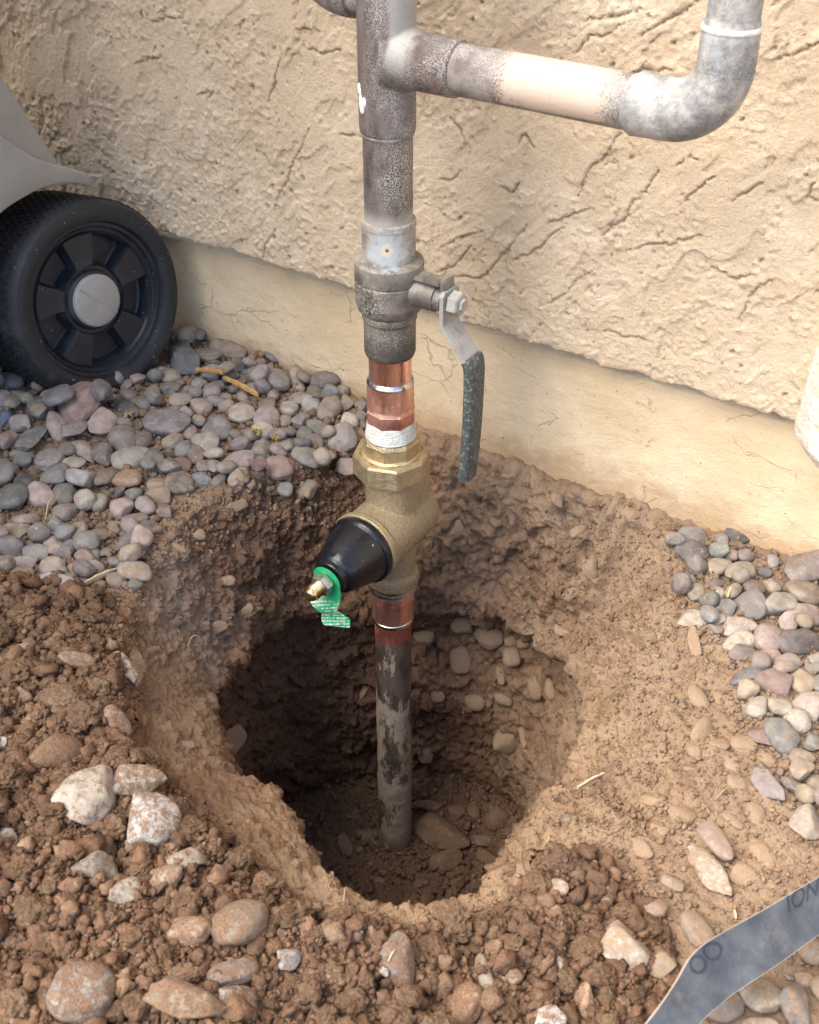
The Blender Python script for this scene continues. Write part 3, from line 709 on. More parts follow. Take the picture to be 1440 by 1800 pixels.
bodyp = [(.016, .176), (.0225, .1815), (-.0140, .2559), (-.050, .33), (-.08, .42), (-.10, .55), (-.11, .95), (-.62, .95), (-.56, .30), (-.52, .10), (-.50, .06), (-.11, .06), (-.05, .17)]
prism_yz('body', bodyp, -.3135, -.71, MAT['cart'], 0.002, cart)
prism_yz('lid', [(-.09, .952), (-.09, .985), (-.12, 1.0), (-.60, 1.0), (-.64, .98), (-.64, .952)], -.300, -.73, MAT['cart'], 0.008, cart)
bm = bmesh.new(); lathe(bm, [(.009, 0), (.009, .43)], (-.725, WC[1], WC[2]), (1, 0, 0), 20); obj('axle', bm_mesh('axle', bm, MAT['steel']), cart)
wn_ = Vector((.9772, -.1343, .1644)).normalized()
def make_wheel(center, n):
    x, y, a = frame_of(n); c = Vector(center)
    w = obj('wheel', None, cart)
    R = WR; bm = bmesh.new()
    prof = [(.052, -.080), (.066, -.082), (R - .004, -.078), (R, -.072), (R, -.010), (R - .0012, -.005), (R - .004, -.0012), (R - .008, 0.0), (R - .0125, -.0006), (R - .016, -.0022), (R - .0175, -.0055), (R - .0178, -.012)]
    lathe(bm, prof, c, n, 120, cap=False)
    # moulded tread blocks
    nb = 84
    for row, (t0, t1) in enumerate([(-.071, -.0655), (-.0645, -.059), (-.058, -.0525), (-.0515, -.046), (-.045, -.0395), (-.0385, -.033), (-.032, -.0265), (-.0255, -.020), (-.019, -.0135), (-.0125, -.0085)]):
        for k in range(nb):
            a0 = 2 * math.pi * (k + .5 * (row % 2)) / nb; a1 = a0 + 2 * math.pi / nb * .70
            vs = []
            for an in (a0, a1):
                for t in (t0, t1):
                    for rr in (R - .001, R + .0009): vs.append(bm.verts.new(c + a * t + (x * math.cos(an) + y * math.sin(an)) * rr))
            q = vs
            for f in ((1, 3, 7, 5), (0, 1, 5, 4), (2, 6, 7, 3), (0, 2, 3, 1), (4, 5, 7, 6)): bm.faces.new([q[i] for i in f])
    obj('tyre', bm_mesh('tyre', bm, MAT['tyre'], 32), w)
    # moulded disc with five sunk pockets
    na, nr = 200, 46; V = []; F = []
    hub = Vector((-.9, .1, .2)).dot(x), Vector((0, 0, 1)).dot(y)
    ux = Vector((0, 0, 1)); ux = (ux - a * ux.dot(a)).normalized(); uy = a.cross(ux)   # ux up, uy towards picture right
    ro, ri_ = R - .0175, .004
    for j in range(nr):
        rr = ro + (ri_ - ro) * j / (nr - 1)
        for k in range(na):
            an = 2 * math.pi * k / na
            d = -.0065
            d += -.004 * sstep(.0575, .0555, rr) + .0025 * (sstep(.0535, .0525, rr) * (1 - sstep(.0525, .0515, rr)))
            ph = ((math.degrees(an) - 6) % 72) / 72.0
            if True:
                pk = sstep(.0515, .0495, rr) * sstep(.0275, .0300, rr) * sstep(.14, .20, ph) * (1 - sstep(.66, .72, ph))
                d += -.012 * pk
            d += -.0028 * sstep(.0272, .0262, rr) + 0.004 * sstep(.0235, .0222, rr)
            V.append(c + a * float(d) + (ux * math.cos(an) + uy * math.sin(an)) * rr)
    for j in range(nr - 1):
        for k in range(na): F.append((j * na + k, j * na + (k + 1) % na, (j + 1) * na + (k + 1) % na, (j + 1) * na + k))
    F.append(tuple((nr - 1) * na + k for k in range(na)))
    bm = bmesh.new(); vv = [bm.verts.new(v) for v in V]
    for f in F: bm.faces.new([vv[i] for i in f])
    obj('rim', bm_mesh('rim', bm, MAT['rim'], 30), w)
    bm = bmesh.new(); lathe(bm, [(.0205, -.010), (.0205, -.0062), (.0200, -.0054), (.0188, -.0050), (.006, -.0046), (.0005, -.0046)], c, n, 64)
    dd = (ux * .72 + uy * .69).normalized(); ee = a.cross(dd)
    q = [bm.verts.new(c + a * -.0046 + dd * s * .0198 + ee * t * .0005 + a * h) for s in (-1, 1) for t in (-1, 1) for h in (-.0012, .0003)]
    for f in ((0, 2, 6, 4), (1, 5, 7, 3), (0, 4, 5, 1), (2, 3, 7, 6), (0, 1, 3, 2), (4, 6, 7, 5)): bm.faces.new([q[i] for i in f])
    obj('hub_cap', bm_mesh('hub_cap', bm, MAT['cap'], 50), w)
make_wheel(WC, wn_)
make_wheel((-.745, WC[1], WC[2]), Vector((-1, -.13, .16)).normalized())

# ------------------------------------------------------------------ the water riser
riser = obj('water_riser', None, label='copper water riser with ball valve and brass pressure regulator', cat='pipe')
# tee with its branch socket
bm = bmesh.new()
lathe(bm, rounded([(.0130, .2700), (.0158, .2690), (.0164, .2730), (.0164, .295), (.0164, .330), (.0164, .3470), (.0150, .348)], .001), seg=72)
lathe(bm, rounded([(.0150, .0), (.0152, .035), (.0152, .0465), (.0140, .0475)], .0008), (0, 0, .3115), (1, 0, 0), 64)
lathe(bm, [(.0195, .006), (.0172, .013), (.0156, .020), (.0150, .026)], (0, 0, .3115), (1, 0, 0), 48)
obj('tee_fitting', remeshed('tee_fitting', bm, MAT['patina'], .0008, 4), riser)
bm = bmesh.new(); lathe(bm, [(.0148, .3475), (.0148, .80)], seg=48)
obj('upper_pipe', bm_mesh('upper_pipe', bm, MAT['patina']), riser)
bm = bmesh.new(); lathe(bm, rounded([(.0146, .205), (.0146, .2712), (.0152, .2716), (.0150, .2722)], .0003), seg=64)
obj('upper_pipe', bm_mesh('upper_pipe', bm, MAT['patina']), riser)
bm = bmesh.new(); lathe(bm, [(.0150, .2705), (.0156, .2693), (.0154, .2684), (.0147, .2676)], seg=64, cap=False)
obj('solder_ring', bm_mesh('solder_ring', bm, MAT['elbow']), riser)
# paint drips
bm = bmesh.new()
dr = [on_y(px, py, -.0125) for px, py in [(634, 152), (636, 160), (638, 172), (637, 180), (641, 186), (645, 184), (646, 178), (642, 190)]]
for p in dr:
    rr = random.uniform(.0010, .0018)
    d = Vector((p[0], p[1], 0)); d = Vector((p[0], -math.sqrt(max(1e-9, .0164 ** 2 - min(p[0], .0163) ** 2)), p[2]))
    r_ = bmesh.ops.create_icosphere(bm, subdivisions=2, radius=rr)
    bmesh.ops.scale(bm, vec=(1, .6, 1.7), verts=r_['verts']); bmesh.ops.translate(bm, vec=d, verts=r_['verts'])
obj('paint_drip', bm_mesh('paint_drip', bm, MAT['whitepaint'], None), riser)
# branch to the right
ZB = .3115
bm = bmesh.new(); lathe(bm, [(.0136, .040), (.0136, .158)], (0, 0, ZB), (1, 0, 0), 56)
obj('branch_pipe', bm_mesh('branch_pipe', bm, MAT['branch']), riser)
XE = .1925
path = [Vector((.147, 0, ZB)), Vector((.150, 0, ZB)), Vector((.1505, 0, ZB)), Vector((.160, 0, ZB))] + \
       [Vector((XE - .0255 + .0255 * math.sin(t), 0, ZB + .0255 - .0255 * math.cos(t))) for t in np.linspace(0.02, math.pi / 2 - .02, 20)] + \
       [Vector((XE, 0, ZB + .036)), Vector((XE, 0, ZB + .0425)), Vector((XE, 0, ZB + .043)), Vector((XE, 0, ZB + .0465))]
rad = [.0138, .0150, .0157] + list(np.linspace(.0152, .0136, len(path) - 6)) + [.0136, .0133, .0124]
bm = bmesh.new(); sweep(bm, path, lambda i: circ(rad[i], 48), Vector((0, 1, 0)))
obj('elbow', bm_mesh('elbow', bm, MAT['elbow']), riser)
bm = bmesh.new(); lathe(bm, [(.0128, ZB + .0405), (.0140, ZB + .0412), (.0142, ZB + .0422), (.0136, ZB + .0434), (.0122, ZB + .0440)], (XE, 0, 0), seg=48, cap=False)
obj('solder_ring', bm_mesh('solder_ring', bm, MAT['tape']), riser)
bm = bmesh.new(); lathe(bm, [(.0123, ZB + .040), (.0123, .80)], (XE, 0, 0), seg=48)
obj('branch_riser', bm_mesh('branch_riser', bm, MAT['elbow']), riser)
# branch to the left, higher up
ZL = .3405; XL = -.040; YL = 0.010
bm = bmesh.new(); lathe(bm, [(.0130, .0), (.0130, .030)], (-.002, YL, ZL), (-1, 0, 0), 48)
obj('branch_pipe', bm_mesh('branch_pipe', bm, MAT['branch']), riser)
path = [Vector((-.0265, YL, ZL)), Vector((-.0268, YL, ZL)), Vector((-.031, YL, ZL))] + [Vector((-.031 - .026 * math.sin(t), YL, ZL + .026 - .026 * math.cos(t))) for t in np.linspace(.05, math.pi / 2, 16)] + [Vector((-.057, YL, ZL + .05))]
bm = bmesh.new(); sweep(bm, path, lambda i: circ(.0135 if i == 0 else .0150, 44), Vector((0, 1, 0)))
obj('elbow', bm_mesh('elbow', bm, MAT['branch']), riser)
bm = bmesh.new(); lathe(bm, [(.0132, ZL + .045), (.0132, .80)], (-.057, YL, 0), seg=40)
obj('branch_riser', bm_mesh('branch_riser', bm, MAT['branch']), riser)
# ball valve
bm = bmesh.new()
lathe(bm, rounded([(.0152, .2175), (.0165, .2170), (.0167, .2140), (.0163, .2125), (.0163, .1925), (.0195, .1920), (.0214, .1905), (.0216, .1800), (.0211, .1793), (.0211, .1786), (.0216, .1780),
                   (.0214, .1640), (.0200, .1590), (.0176, .1575), (.0168, .1560), (.0174, .1550), (.0174, .1520), (.0165, .1510), (.0166, .1490), (.0166, .1290), (.0158, .1262), (.0142, .1255)], .0004)[::-1], seg=96)
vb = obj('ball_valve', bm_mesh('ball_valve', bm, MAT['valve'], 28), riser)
bm = bmesh.new(); lathe(bm, rounded([(.0100, .014), (.0088, .021), (.0086, .0355), (.0078, .0358), (.0074, .0362), (.0074, .0405), (.0040, .0408), (.0040, .052)], .0004), (0, 0, .1742), (1, 0, 0), 48)
obj('stem_boss', bm_mesh('stem_boss', bm, MAT['valve']), vb)
bm = bmesh.new(); box_bm(bm, (.016, -.0050, .1838), (.0398, .0060, .1868)); box_bm(bm, (.0396, -.0052, .1805), (.0436, .0062, .1895))
bmesh.ops.bevel(bm, geom=bm.edges[:], offset=.0008, segments=2, affect='EDGES')
obj('stop_lug', bm_mesh('stop_lug', bm, MAT['valve']), vb)
ZS = .1742
lp = [(.0437, ZS + .0085), (.0437, ZS - .006), (.0437, ZS - .0105), (.0448, ZS - .0150), (.0600, ZS - .0330), (.0620, ZS - .0365), (.0625, ZS - .0420)]
bm = bmesh.new()
pth = spline([(x, 0, z) for x, z in lp], 40)
def lsec(i):
    z = pth[i].z; w = .0092 if z > ZS - .004 else .0092 + (.0088 - .0092) * min(1, (ZS - .004 - z) / .012)
    w = w * (.75 if i < 1 else 1); t = .0013
    return [(-w, -t), (w, -t), (w, t), (-w, t)]
sweep(bm, pth, lsec, Vector((0, 1, 0)))
bmesh.ops.bevel(bm, geom=[e for e in bm.edges if e.calc_face_angle(0) > 1.0], offset=.0005, segments=2, affect='EDGES')
obj('lever', bm_mesh('lever', bm, MAT['lever']), vb)
gp = spline([(.0598, 0, ZS - .0325), (.0624, 0, ZS - .0375), (.0630, 0, ZS - .050), (.0628, 0, ZS - .075), (.0620, 0, ZS - .098), (.0606, 0, ZS - .1185), (.0603, 0, ZS - .1225)], 46)
bm = bmesh.new()
def gsec(i):
    u = i / 45.0; k = min(1, (1 - u) / .05 + .25) * min(1, .8 + u * 6)
    w = (.0094 - .0014 * u) * k; t = .0042 * k
    return [(w * math.copysign(abs(math.cos(a)) ** .6, math.cos(a)), t * math.copysign(abs(math.sin(a)) ** .7, math.sin(a))) for a in np.linspace(0, 2 * math.pi, 24, endpoint=False)]
sweep(bm, gp, gsec, Vector((0, 1, 0)))
obj('lever_grip', bm_mesh('lever_grip', bm, MAT['grip'], 60), vb)
bm = bmesh.new(); lathe(bm, [(.0070, .0452), (.0078, .0458), (.0078, .0518), (.0066, .0526), (.0044, .0530), (.0040, .0546), (.0010, .0548)], (0, 0, ZS), (1, 0, 0), 6, rot=.3)
obj('stem_nut', bm_mesh('stem_nut', bm, MAT['lever'], 20), vb)
tm = text_mesh('WOG', .0085, .0004)
for v in tm.vertices:      # cast letters run up the round body, turned on their side
    h, w_ = v.co.x, v.co.y
    a = math.radians(-92) + (-w_) / .0214 * -1.0
    rr = .0217 + v.co.z
    v.co = Vector((rr * math.cos(a), rr * math.sin(a), .1705 - h * .75))
tm.materials.append(MAT['valve']); obj('cast_lettering', tm, vb)
# copper adapter, tape, union
bm = bmesh.new(); lathe(bm, [(.01395, .095), (.01395, .1275)], seg=64); obj('copper_stub', bm_mesh('copper_stub', bm, MAT['copper']), riser)
bm = bmesh.new(); lathe(bm, rounded([(.0140, .1064), (.0153, .1058), (.0156, .1045), (.0156, .0880), (.0160, .0865)], .0004)[::-1], seg=72, cap=False)
lathe(bm, [(.0156, .0870), (.0169, .0852), (.0170, .0785), (.0164, .0762), (.0150, .0755)][::-1], seg=8, rot=.2)
obj('copper_adapter', bm_mesh('copper_adapter', bm, MAT['copper_dull'], 25), riser)
bm = bmesh.new(); lathe(bm, [(.0140, .1084), (.0150, .1074), (.0156, .1062), (.0157, .1050), (.0154, .1042)][::-1], seg=64, cap=False); obj('solder_ring', bm_mesh('solder_ring', bm, MAT['solder']), riser)
bm = bmesh.new()
pr = [(.0150, .0762)]
for k in range(7): pr += [(.0157 + .00022 * k, .0757 - .0017 * k), (.0161 + .00022 * k, .0750 - .0017 * k), (.0158 + .00022 * k, .0742 - .0017 * k)]
lathe(bm, pr[::-1], seg=64, cap=False); obj('thread_tape', bm_mesh('thread_tape', bm, MAT['tape'], 60), riser)
# pressure regulator
ZR = -.0102
bm = bmesh.new()
lathe(bm, [(.0165, .036), (.0183, .035), (.0183, .0), (.0178, -.030), (.0165, -.050)][::-1], seg=64)
lathe(bm, [(.0262, -.0362), (.0264, -.0345), (.0262, -.031), (.0238, -.0285), (.0235, .020), (.0222, .0285), (.018, .0325), (.010, .034)], (0, 0, ZR), (0, 1, 0), 72)
lathe(bm, [(.0165, -.0625), (.0193, -.062), (.0196, -.0565), (.0190, -.0535), (.0168, -.0515)], seg=64)
lathe(bm, [(.010, -.030), (.0165, -.014), (.0182, .0), (.0182, .0335)], (0, .016, 0), seg=64)
pr_ = obj('pressure_regulator', remeshed('pressure_regulator', bm, MAT['brass_cast'], .00085, 5), riser)
bm = bmesh.new(); lathe(bm, [(.0196, .0335), (.0255, .0340), (.0266, .0352), (.0266, .0490), (.0256, .0507), (.0222, .0509), (.0212, .0500), (.0208, .0475)], seg=8, rot=math.radians(-3))
obj('union_nut', bm_mesh('union_nut', bm, MAT['brass'], 22), pr_)
bm = bmesh.new(); lathe(bm, [(.0205, .0460), (.0208, .0512), (.0200, .0518), (.0190, .0524)], seg=64)
lathe(bm, [(.0192, .0510), (.0196, .0520), (.0196, .0610), (.0186, .0632), (.0166, .0640)], seg=8, rot=.35)
obj('tailpiece', bm_mesh('tailpiece', bm, MAT['brass'], 22), pr_)
bm = bmesh.new(); lathe(bm, [(.0185, -.0605), (.0189, -.0622), (.0182, -.0632), (.0187, -.0645), (.0178, -.0656), (.0183, -.0668), (.0174, -.0680), (.0178, -.0690), (.0168, -.0702), (.0160, -.0708)][::-1], seg=64)
obj('threaded_end', bm_mesh('threaded_end', bm, MAT['steel'], 60), pr_)
bm = bmesh.new(); lathe(bm, rounded([(.0250, .0336), (.0265, .0340), (.0265, .0356), (.0250, .0360)], .0004), (0, 0, ZR), (0, -1, 0), 96)
obj('bonnet_rim', bm_mesh('bonnet_rim', bm, MAT['brass']), pr_)
bm = bmesh.new()
lathe(bm, rounded([(.0240, .0355), (.0255, .0362), (.0257, .0405), (.0248, .0418), (.0236, .0424), (.0233, .0432), (.0218, .0500), (.0192, .0590), (.0166, .0668), (.0150, .0700), (.0134, .0712), (.0125, .0718), (.0124, .0752), (.0112, .0760), (.0072, .0762), (.0068, .0735)], .0006), (0, 0, ZR), (0, -1, 0), 96)
obj('bell_cap', bm_mesh('bell_cap', bm, MAT['bell'], 40), pr_)
bm = bmesh.new(); lathe(bm, [(.0052, .070), (.0052, .088)], (0, 0, ZR), (0, -1, 0), 32); obj('adjusting_screw', bm_mesh('adjusting_screw', bm, MAT['steel']), pr_)
bm = bmesh.new(); lathe(bm, [(.0064, .0795), (.0078, .0800), (.0080, .0808), (.0080, .0850), (.0074, .0862), (.0060, .0866)], (0, 0, ZR), (0, -1, 0), 6, rot=.25)
obj('lock_nut', bm_mesh('lock_nut', bm, MAT['steel'], 20), pr_)
bm = bmesh.new(); pf = [(.0050, .0862)]
for k in range(5): pf += [(.0050, .0868 + k * .0016), (.0056, .0873 + k * .0016), (.0050, .0878 + k * .0016)]
pf += [(.0050, .0955), (.0038, .0976), (.0022, .0980)]
lathe(bm, pf, (0, 0, ZR), (0, -1, 0), 32); obj('screw_tip', bm_mesh('screw_tip', bm, MAT['brass_bright'], 50), pr_)
# lower adapter and the old pipe down into the hole
bm = bmesh.new(); lathe(bm, [(.0150, -.0695), (.0166, -.0700), (.0172, -.0712), (.0172, -.0765), (.0160, -.0785)][::-1], seg=8, rot=.15)
lathe(bm, rounded([(.0158, -.0780), (.0154, -.0800), (.0154, -.0950), (.0153, -.1005), (.0141, -.1015)], .0005)[::-1], seg=72)
obj('copper_adapter', bm_mesh('copper_adapter', bm, MAT['copper_dull'], 25), riser)
bm = bmesh.new(); lathe(bm, [(.0151, -.0965), (.0158, -.0972), (.0160, -.0984), (.0157, -.0996), (.0150, -.1002)][::-1], seg=64, cap=False); obj('solder_ring', bm_mesh('solder_ring', bm, MAT['solder']), riser)
nz_, ns_ = 160, 56; V = []; F = []
for j in range(nz_):
    z = -.095 - .300 * j / (nz_ - 1)
    for k in range(ns_):
        a = 2 * math.pi * k / ns_; V.append((math.cos(a), math.sin(a), z))
V = np.array(V); muddy = sstep(-.14, -.24, V[:, 2])
rr = .01395 + muddy * .0010 * np.clip(fbm(V * np.array([.0145, .0145, 1]), 60, 3, 301) + .25, 0, 1) + .0006 * sstep(-.30, -.36, V[:, 2])
V[:, 0] *= rr; V[:, 1] *= rr
ii = np.arange(nz_ * ns_).reshape(nz_, ns_); jn = np.roll(ii, -1, 1)
obj('buried_pipe', mesh_np('buried_pipe', V, np.stack([ii[1:], jn[1:], jn[:-1], ii[:-1]], -1).reshape(-1, 4), MAT['pipe']), riser, label='old pipe crusted with dried mud')

# ------------------------------------------------------------------ green tag on the regulator screw
V = []; F = []
yb = -.0775
def strip_solid(name, left, right, thick, mat, **kw):
    """two edge polylines -> a thin solid ribbon"""
    n = len(left); bm = bmesh.new(); rows = []
    for i in range(n):
        L, R = Vector(left[i]), Vector(right[i]); a, b = max(i - 1, 0), min(i + 1, n - 1)
        t = ((Vector(left[b]) + Vector(right[b])) - (Vector(left[a]) + Vector(right[a])))
        nn = (R - L).cross(t).normalized() * thick * .5
        m = 6; top = [bm.verts.new(L.lerp(R, k / m) + nn) for k in range(m + 1)]; bo = [bm.verts.new(L.lerp(R, k / m) - nn) for k in range(m + 1)]
        rows.append(top + bo[::-1])
    m = len(rows[0])
    for i in range(n - 1):
        for k in range(m): bm.faces.new((rows[i][k], rows[i][(k + 1) % m], rows[i + 1][(k + 1) % m], rows[i + 1][k]))
    bm.faces.new(rows[0][::-1]); bm.faces.new(rows[-1])
    return obj(name, bm_mesh(name, bm, mat, 50), **kw)
bm = bmesh.new()
ro, ri_ = .0108, .0050
rings = []
for k in range(48):
    a = 2 * math.pi * k / 48; ca, sa = math.cos(a), math.sin(a)
    rings.append([bm.verts.new((ca * r_, yb - sa * .0012 + dy, ZR + sa * r_)) for r_, dy in ((ro, -.0004), (ro, .0004), (ri_, .0004), (ri_, -.0004))])
for k in range(48):
    for j in range(4): bm.faces.new((rings[k][j], rings[k][(j + 1) % 4], rings[(k + 1) % 48][(j + 1) % 4], rings[(k + 1) % 48][j]))
tagm = bm_mesh('warning_tag', bm, MAT['tag'], 50)
tag = obj('warning_tag', tagm, label='green plastic tag hanging on the regulator adjusting screw', cat='tag')
Lx = spline([(-.0095, yb - .0006, ZR - .004), (-.0096, yb - .003, ZR - .0125), (-.0088, yb - .0075, ZR - .0185), (-.0030, yb - .0075, ZR - .0225), (-.0026, yb - .0045, ZR - .0275), (-.0024, yb - .005, ZR - .0330), (.0, yb - .006, ZR - .0352)], 26)
Rx = spline([(.0104, yb + .0006, ZR - .003), (.0103, yb + .0005, ZR - .0110), (.0100, yb - .001, ZR - .0170), (.0092, yb - .002, ZR - .0215), (.0130, yb + .0, ZR - .0250), (.0172, yb + .001, ZR - .0280), (.0172, yb + .0005, ZR - .0345)], 26)
strip_solid('tag_tail', Lx, Rx, .0008, MAT['tag'], parent=tag)

# ------------------------------------------------------------------ blue-grey rubber strap at lower right
Ltop = [(1620,1440),(1530,1490),(1440,1541),(1335,1603),(1255,1648),(1215,1680),(1190,1722),(1165,1760),(1130,1806),(1080,1870),(1020,1950)]
Lbot = [(1620,1530),(1530,1585),(1440,1642),(1375,1690),(1325,1722),(1288,1748),(1262,1768),(1240,1788),(1222,1812),(1180,1885),(1120,1970)]
zt_ = [.030,.032,.034,.035,.035,.034,.032,.030,.027,.024,.022]; zb_ = [.024,.024,.024,.024,.024,.024,.024,.024,.022,.020,.018]
A = [Vector(v) for v in spline([tuple(on_z(px, py, z)) for (px, py), z in zip(Ltop, zt_)], 90)]
B = [Vector(v) for v in spline([tuple(on_z(px, py, z)) for (px, py), z in zip(Lbot, zb_)], 90)]
bm = bmesh.new(); rows = []; ev = []
MW = 14
for i in range(90):
    L, R = A[i], B[i]; t = (A[min(i + 1, 89)] + B[min(i + 1, 89)]) - (A[max(i - 1, 0)] + B[max(i - 1, 0)])
    nn = (R - L).cross(t).normalized()
    if nn.z < 0: nn = -nn
    def pt(u, s):
        wv = .0009 * math.sin(i * .31) * math.sin(u * 5) - .0018 * math.sin(math.pi * u)
        return L.lerp(R, u) + nn * (wv + s * .0013)
    UW = [0, .012] + [k / (MW - 2) for k in range(1, MW - 2)] + [.988, 1]
    top = [bm.verts.new(pt(u, 1)) for u in UW]; bo = [bm.verts.new(pt(u, -1)) for u in UW]
    rows.append(top + bo[::-1])
m = len(rows[0])
for i in range(89):
    for k in range(m): bm.faces.new((rows[i][k], rows[i][(k + 1) % m], rows[i + 1][(k + 1) % m], rows[i + 1][k]))
bm.faces.new(rows[0][::-1]); bm.faces.new(rows[-1])
sm = bm_mesh('rubber_strap', bm, MAT['strap'], 45)
ea = np.zeros(len(sm.vertices)); per = 2 * (MW + 1)
for i in range(90):
    for k in (0, MW, MW + 1, per - 1): ea[i * per + k] = 1
add_attr(sm, 'edge', ea)
strap = obj('rubber_strap', sm, label='flat blue-grey rubber strap curving across the lower right corner', cat='strap')
def strap_text(txt, size, i0, u0, flip, sx=1.0):
    tmx = text_mesh(txt, size, .0)
    L0 = (A[int(i0)] - A[int(i0) + 1]).length
    Wd = (A[int(i0)] - B[int(i0)]).length
    for v in tmx.vertices:
        s, h = v.co.x * sx, v.co.y
        i = min(max(i0 - s / L0 * flip, 0), 88.999); k = int(i); f = i - k
        u = min(max(u0 - h / Wd * 1.0, .0), 1.0)
        L = A[k].lerp(A[k + 1], f); R = B[k].lerp(B[k + 1], f)
        t = (A[k + 1] + B[k + 1]) - (A[k] + B[k]); nn = (R - L).cross(t).normalized()
        if nn.z < 0: nn = -nn
        wv = .0009 * math.sin(i * .31) * math.sin(u * 5) - .0018 * math.sin(math.pi * u)
        v.co = L.lerp(R, u) + nn * (wv + .0013 + .00025)
    tmx.materials.append(MAT['ink']); obj('printed_lettering', tmx, strap)
strap_text('OO', .0115, 42, .20, 1, 1.0)
strap_text('ION', .0115, 20.5, .16, 1, 1.1)
#STONES
# ------------------------------------------------------------------ stones: shapes shared between alike ones
def ico(sub):
    bm = bmesh.new(); bmesh.ops.create_icosphere(bm, subdivisions=sub, radius=1.0)
    V = np.array([v.co[:] for v in bm.verts]); F = np.array([[v.index for v in f.verts] for f in bm.faces]); bm.free(); return V, F
I2, I3, I4 = ico(2), ico(4), ico(5)
I1 = ico(1)
def pebble_mesh(i, sub=None):
    V, F = sub or I3; r = np.random.default_rng(100 + i)
    p = r.uniform(2.0, 2.9)
    s = (np.abs(V) ** p).sum(1) ** (-1 / p)
    W = V * s[:, None]
    W *= (1 + 0.20 * fbm(V, 0.75, 2, 400 + i))[:, None]
    if i % 3 == 0:      # some have a flattened facet
        for _ in range(2):
            n = r.normal(size=3); n /= np.linalg.norm(n); d = r.uniform(.62, .8); q = W @ n; m = np.clip(q - d, 0, None); W -= np.outer(m * .8, n)
    W *= (1 + 0.012 * fbm(V, 5, 2, 450 + i))[:, None]
    W[:, 0] *= 1 + .18 * r.uniform(-1, 1) * W[:, 1]
    W /= np.abs(W).max(0)
    return mesh_np('pebble', W, F, MAT['stone'])
def rock_mesh(i, mat, sub=I3):
    V, F = sub; r = np.random.default_rng(200 + i)
    n = r.normal(size=(13, 3)); n /= np.linalg.norm(n, axis=1, keepdims=True); d = r.uniform(.62, 1.0, 13)
    dots = V @ n.T; t = np.where(dots > .05, d / np.maximum(dots, .05), 9)
    k = 14.0; rad = -np.log(np.exp(-k * np.clip(t, 0, 3)).sum(1)) / k
    rad = np.clip(rad, .3, 1.3)
    W = V * rad[:, None]
    W *= (1 + .05 * fbm(V, 2.2, 3, 500 + i) + .02 * fbm(V, 7, 2, 520 + i))[:, None]
    W -= (W.max(0) + W.min(0)) / 2; W /= np.abs(W).max(0)
    return mesh_np('rock', W, F, MAT[mat])
def clod_mesh(i):
    V, F = I4; r = np.random.default_rng(300 + i)
    W = V * (1 + .55 * fbm(V, 1.2, 2, 600 + i) + .20 * (1 - 2.4 * np.abs(fbm(V, 2.6, 2, 630 + i))) + .07 * (1 - 2.4 * np.abs(fbm(V, 6, 2, 660 + i))) + .05 * (1 - 2.4 * np.abs(fbm(V, 13, 2, 690 + i))) + .03 * pnoise(V * 26, 699 + i))[:, None]
    W -= (W.max(0) + W.min(0)) / 2; W /= np.abs(W).max(0)
    return mesh_np('clod', W, F, MAT['clod'])
PEB = [pebble_mesh(i) for i in range(18)]; ROCK = [rock_mesh(i, 'stone') for i in range(12)]; CLOD = [clod_mesh(i) for i in range(10)]

COLS = dict(grey=((.235, .225, .21), 'grey'), lgrey=((.37, .35, .32), 'light grey'), dgrey=((.115, .11, .11), 'dark grey'), bgrey=((.195, .21, .215), 'blue-grey'),
            purp=((.235, .195, .19), 'purplish grey'), mauve=((.325, .25, .225), 'mauve'), pink=((.44, .305, .25), 'pink'), red=((.35, .19, .15), 'brick red'), cream=((.47, .395, .295), 'cream'),
            tan=((.38, .285, .185), 'tan'), brown=((.235, .165, .115), 'brown'), olive=((.225, .21, .165), 'olive'), green=((.20, .225, .19), 'greenish grey'), char=((.065, .07, .075), 'charcoal'),
            white=((.50, .47, .42), 'white'), orange=((.42, .23, .11), 'orange'), beige=((.43, .355, .27), 'beige'), lilac=((.33, .285, .28), 'lilac'), blue=((.05, .13, .27), 'blue'),
            ochre=((.46, .33, .16), 'ochre'))
STONES = []     # everything loose: dict(o, col, shape, kind, zone, xy, size)
# height map the gravel is piled on
HX0, HY0, HC = -0.66, -0.46, 0.0016
HNX, HNY = 760, 372
Hm = np.zeros((HNY, HNX))
gx = HX0 + HC * np.arange(0, HNX, 3); gy = HY0 + HC * np.arange(0, HNY, 3)
hc = np.array([[drop_z(x, y)[0] for x in gx] for y in gy])
yi = np.clip(np.arange(HNY) / 3.0, 0, len(gy) - 1.001); xi = np.clip(np.arange(HNX) / 3.0, 0, len(gx) - 1.001)
y0 = yi.astype(int); x0 = xi.astype(int); fy_ = (yi - y0)[:, None]; fx_ = (xi - x0)[None]
Hm = hc[y0][:, x0] * (1 - fy_) * (1 - fx_) + hc[y0][:, x0 + 1] * (1 - fy_) * fx_ + hc[y0 + 1][:, x0] * fy_ * (1 - fx_) + hc[y0 + 1][:, x0 + 1] * fy_ * fx_
H0 = Hm.copy()
GXX = HX0 + HC * np.arange(HNX); GYY = HY0 + HC * np.arange(HNY)
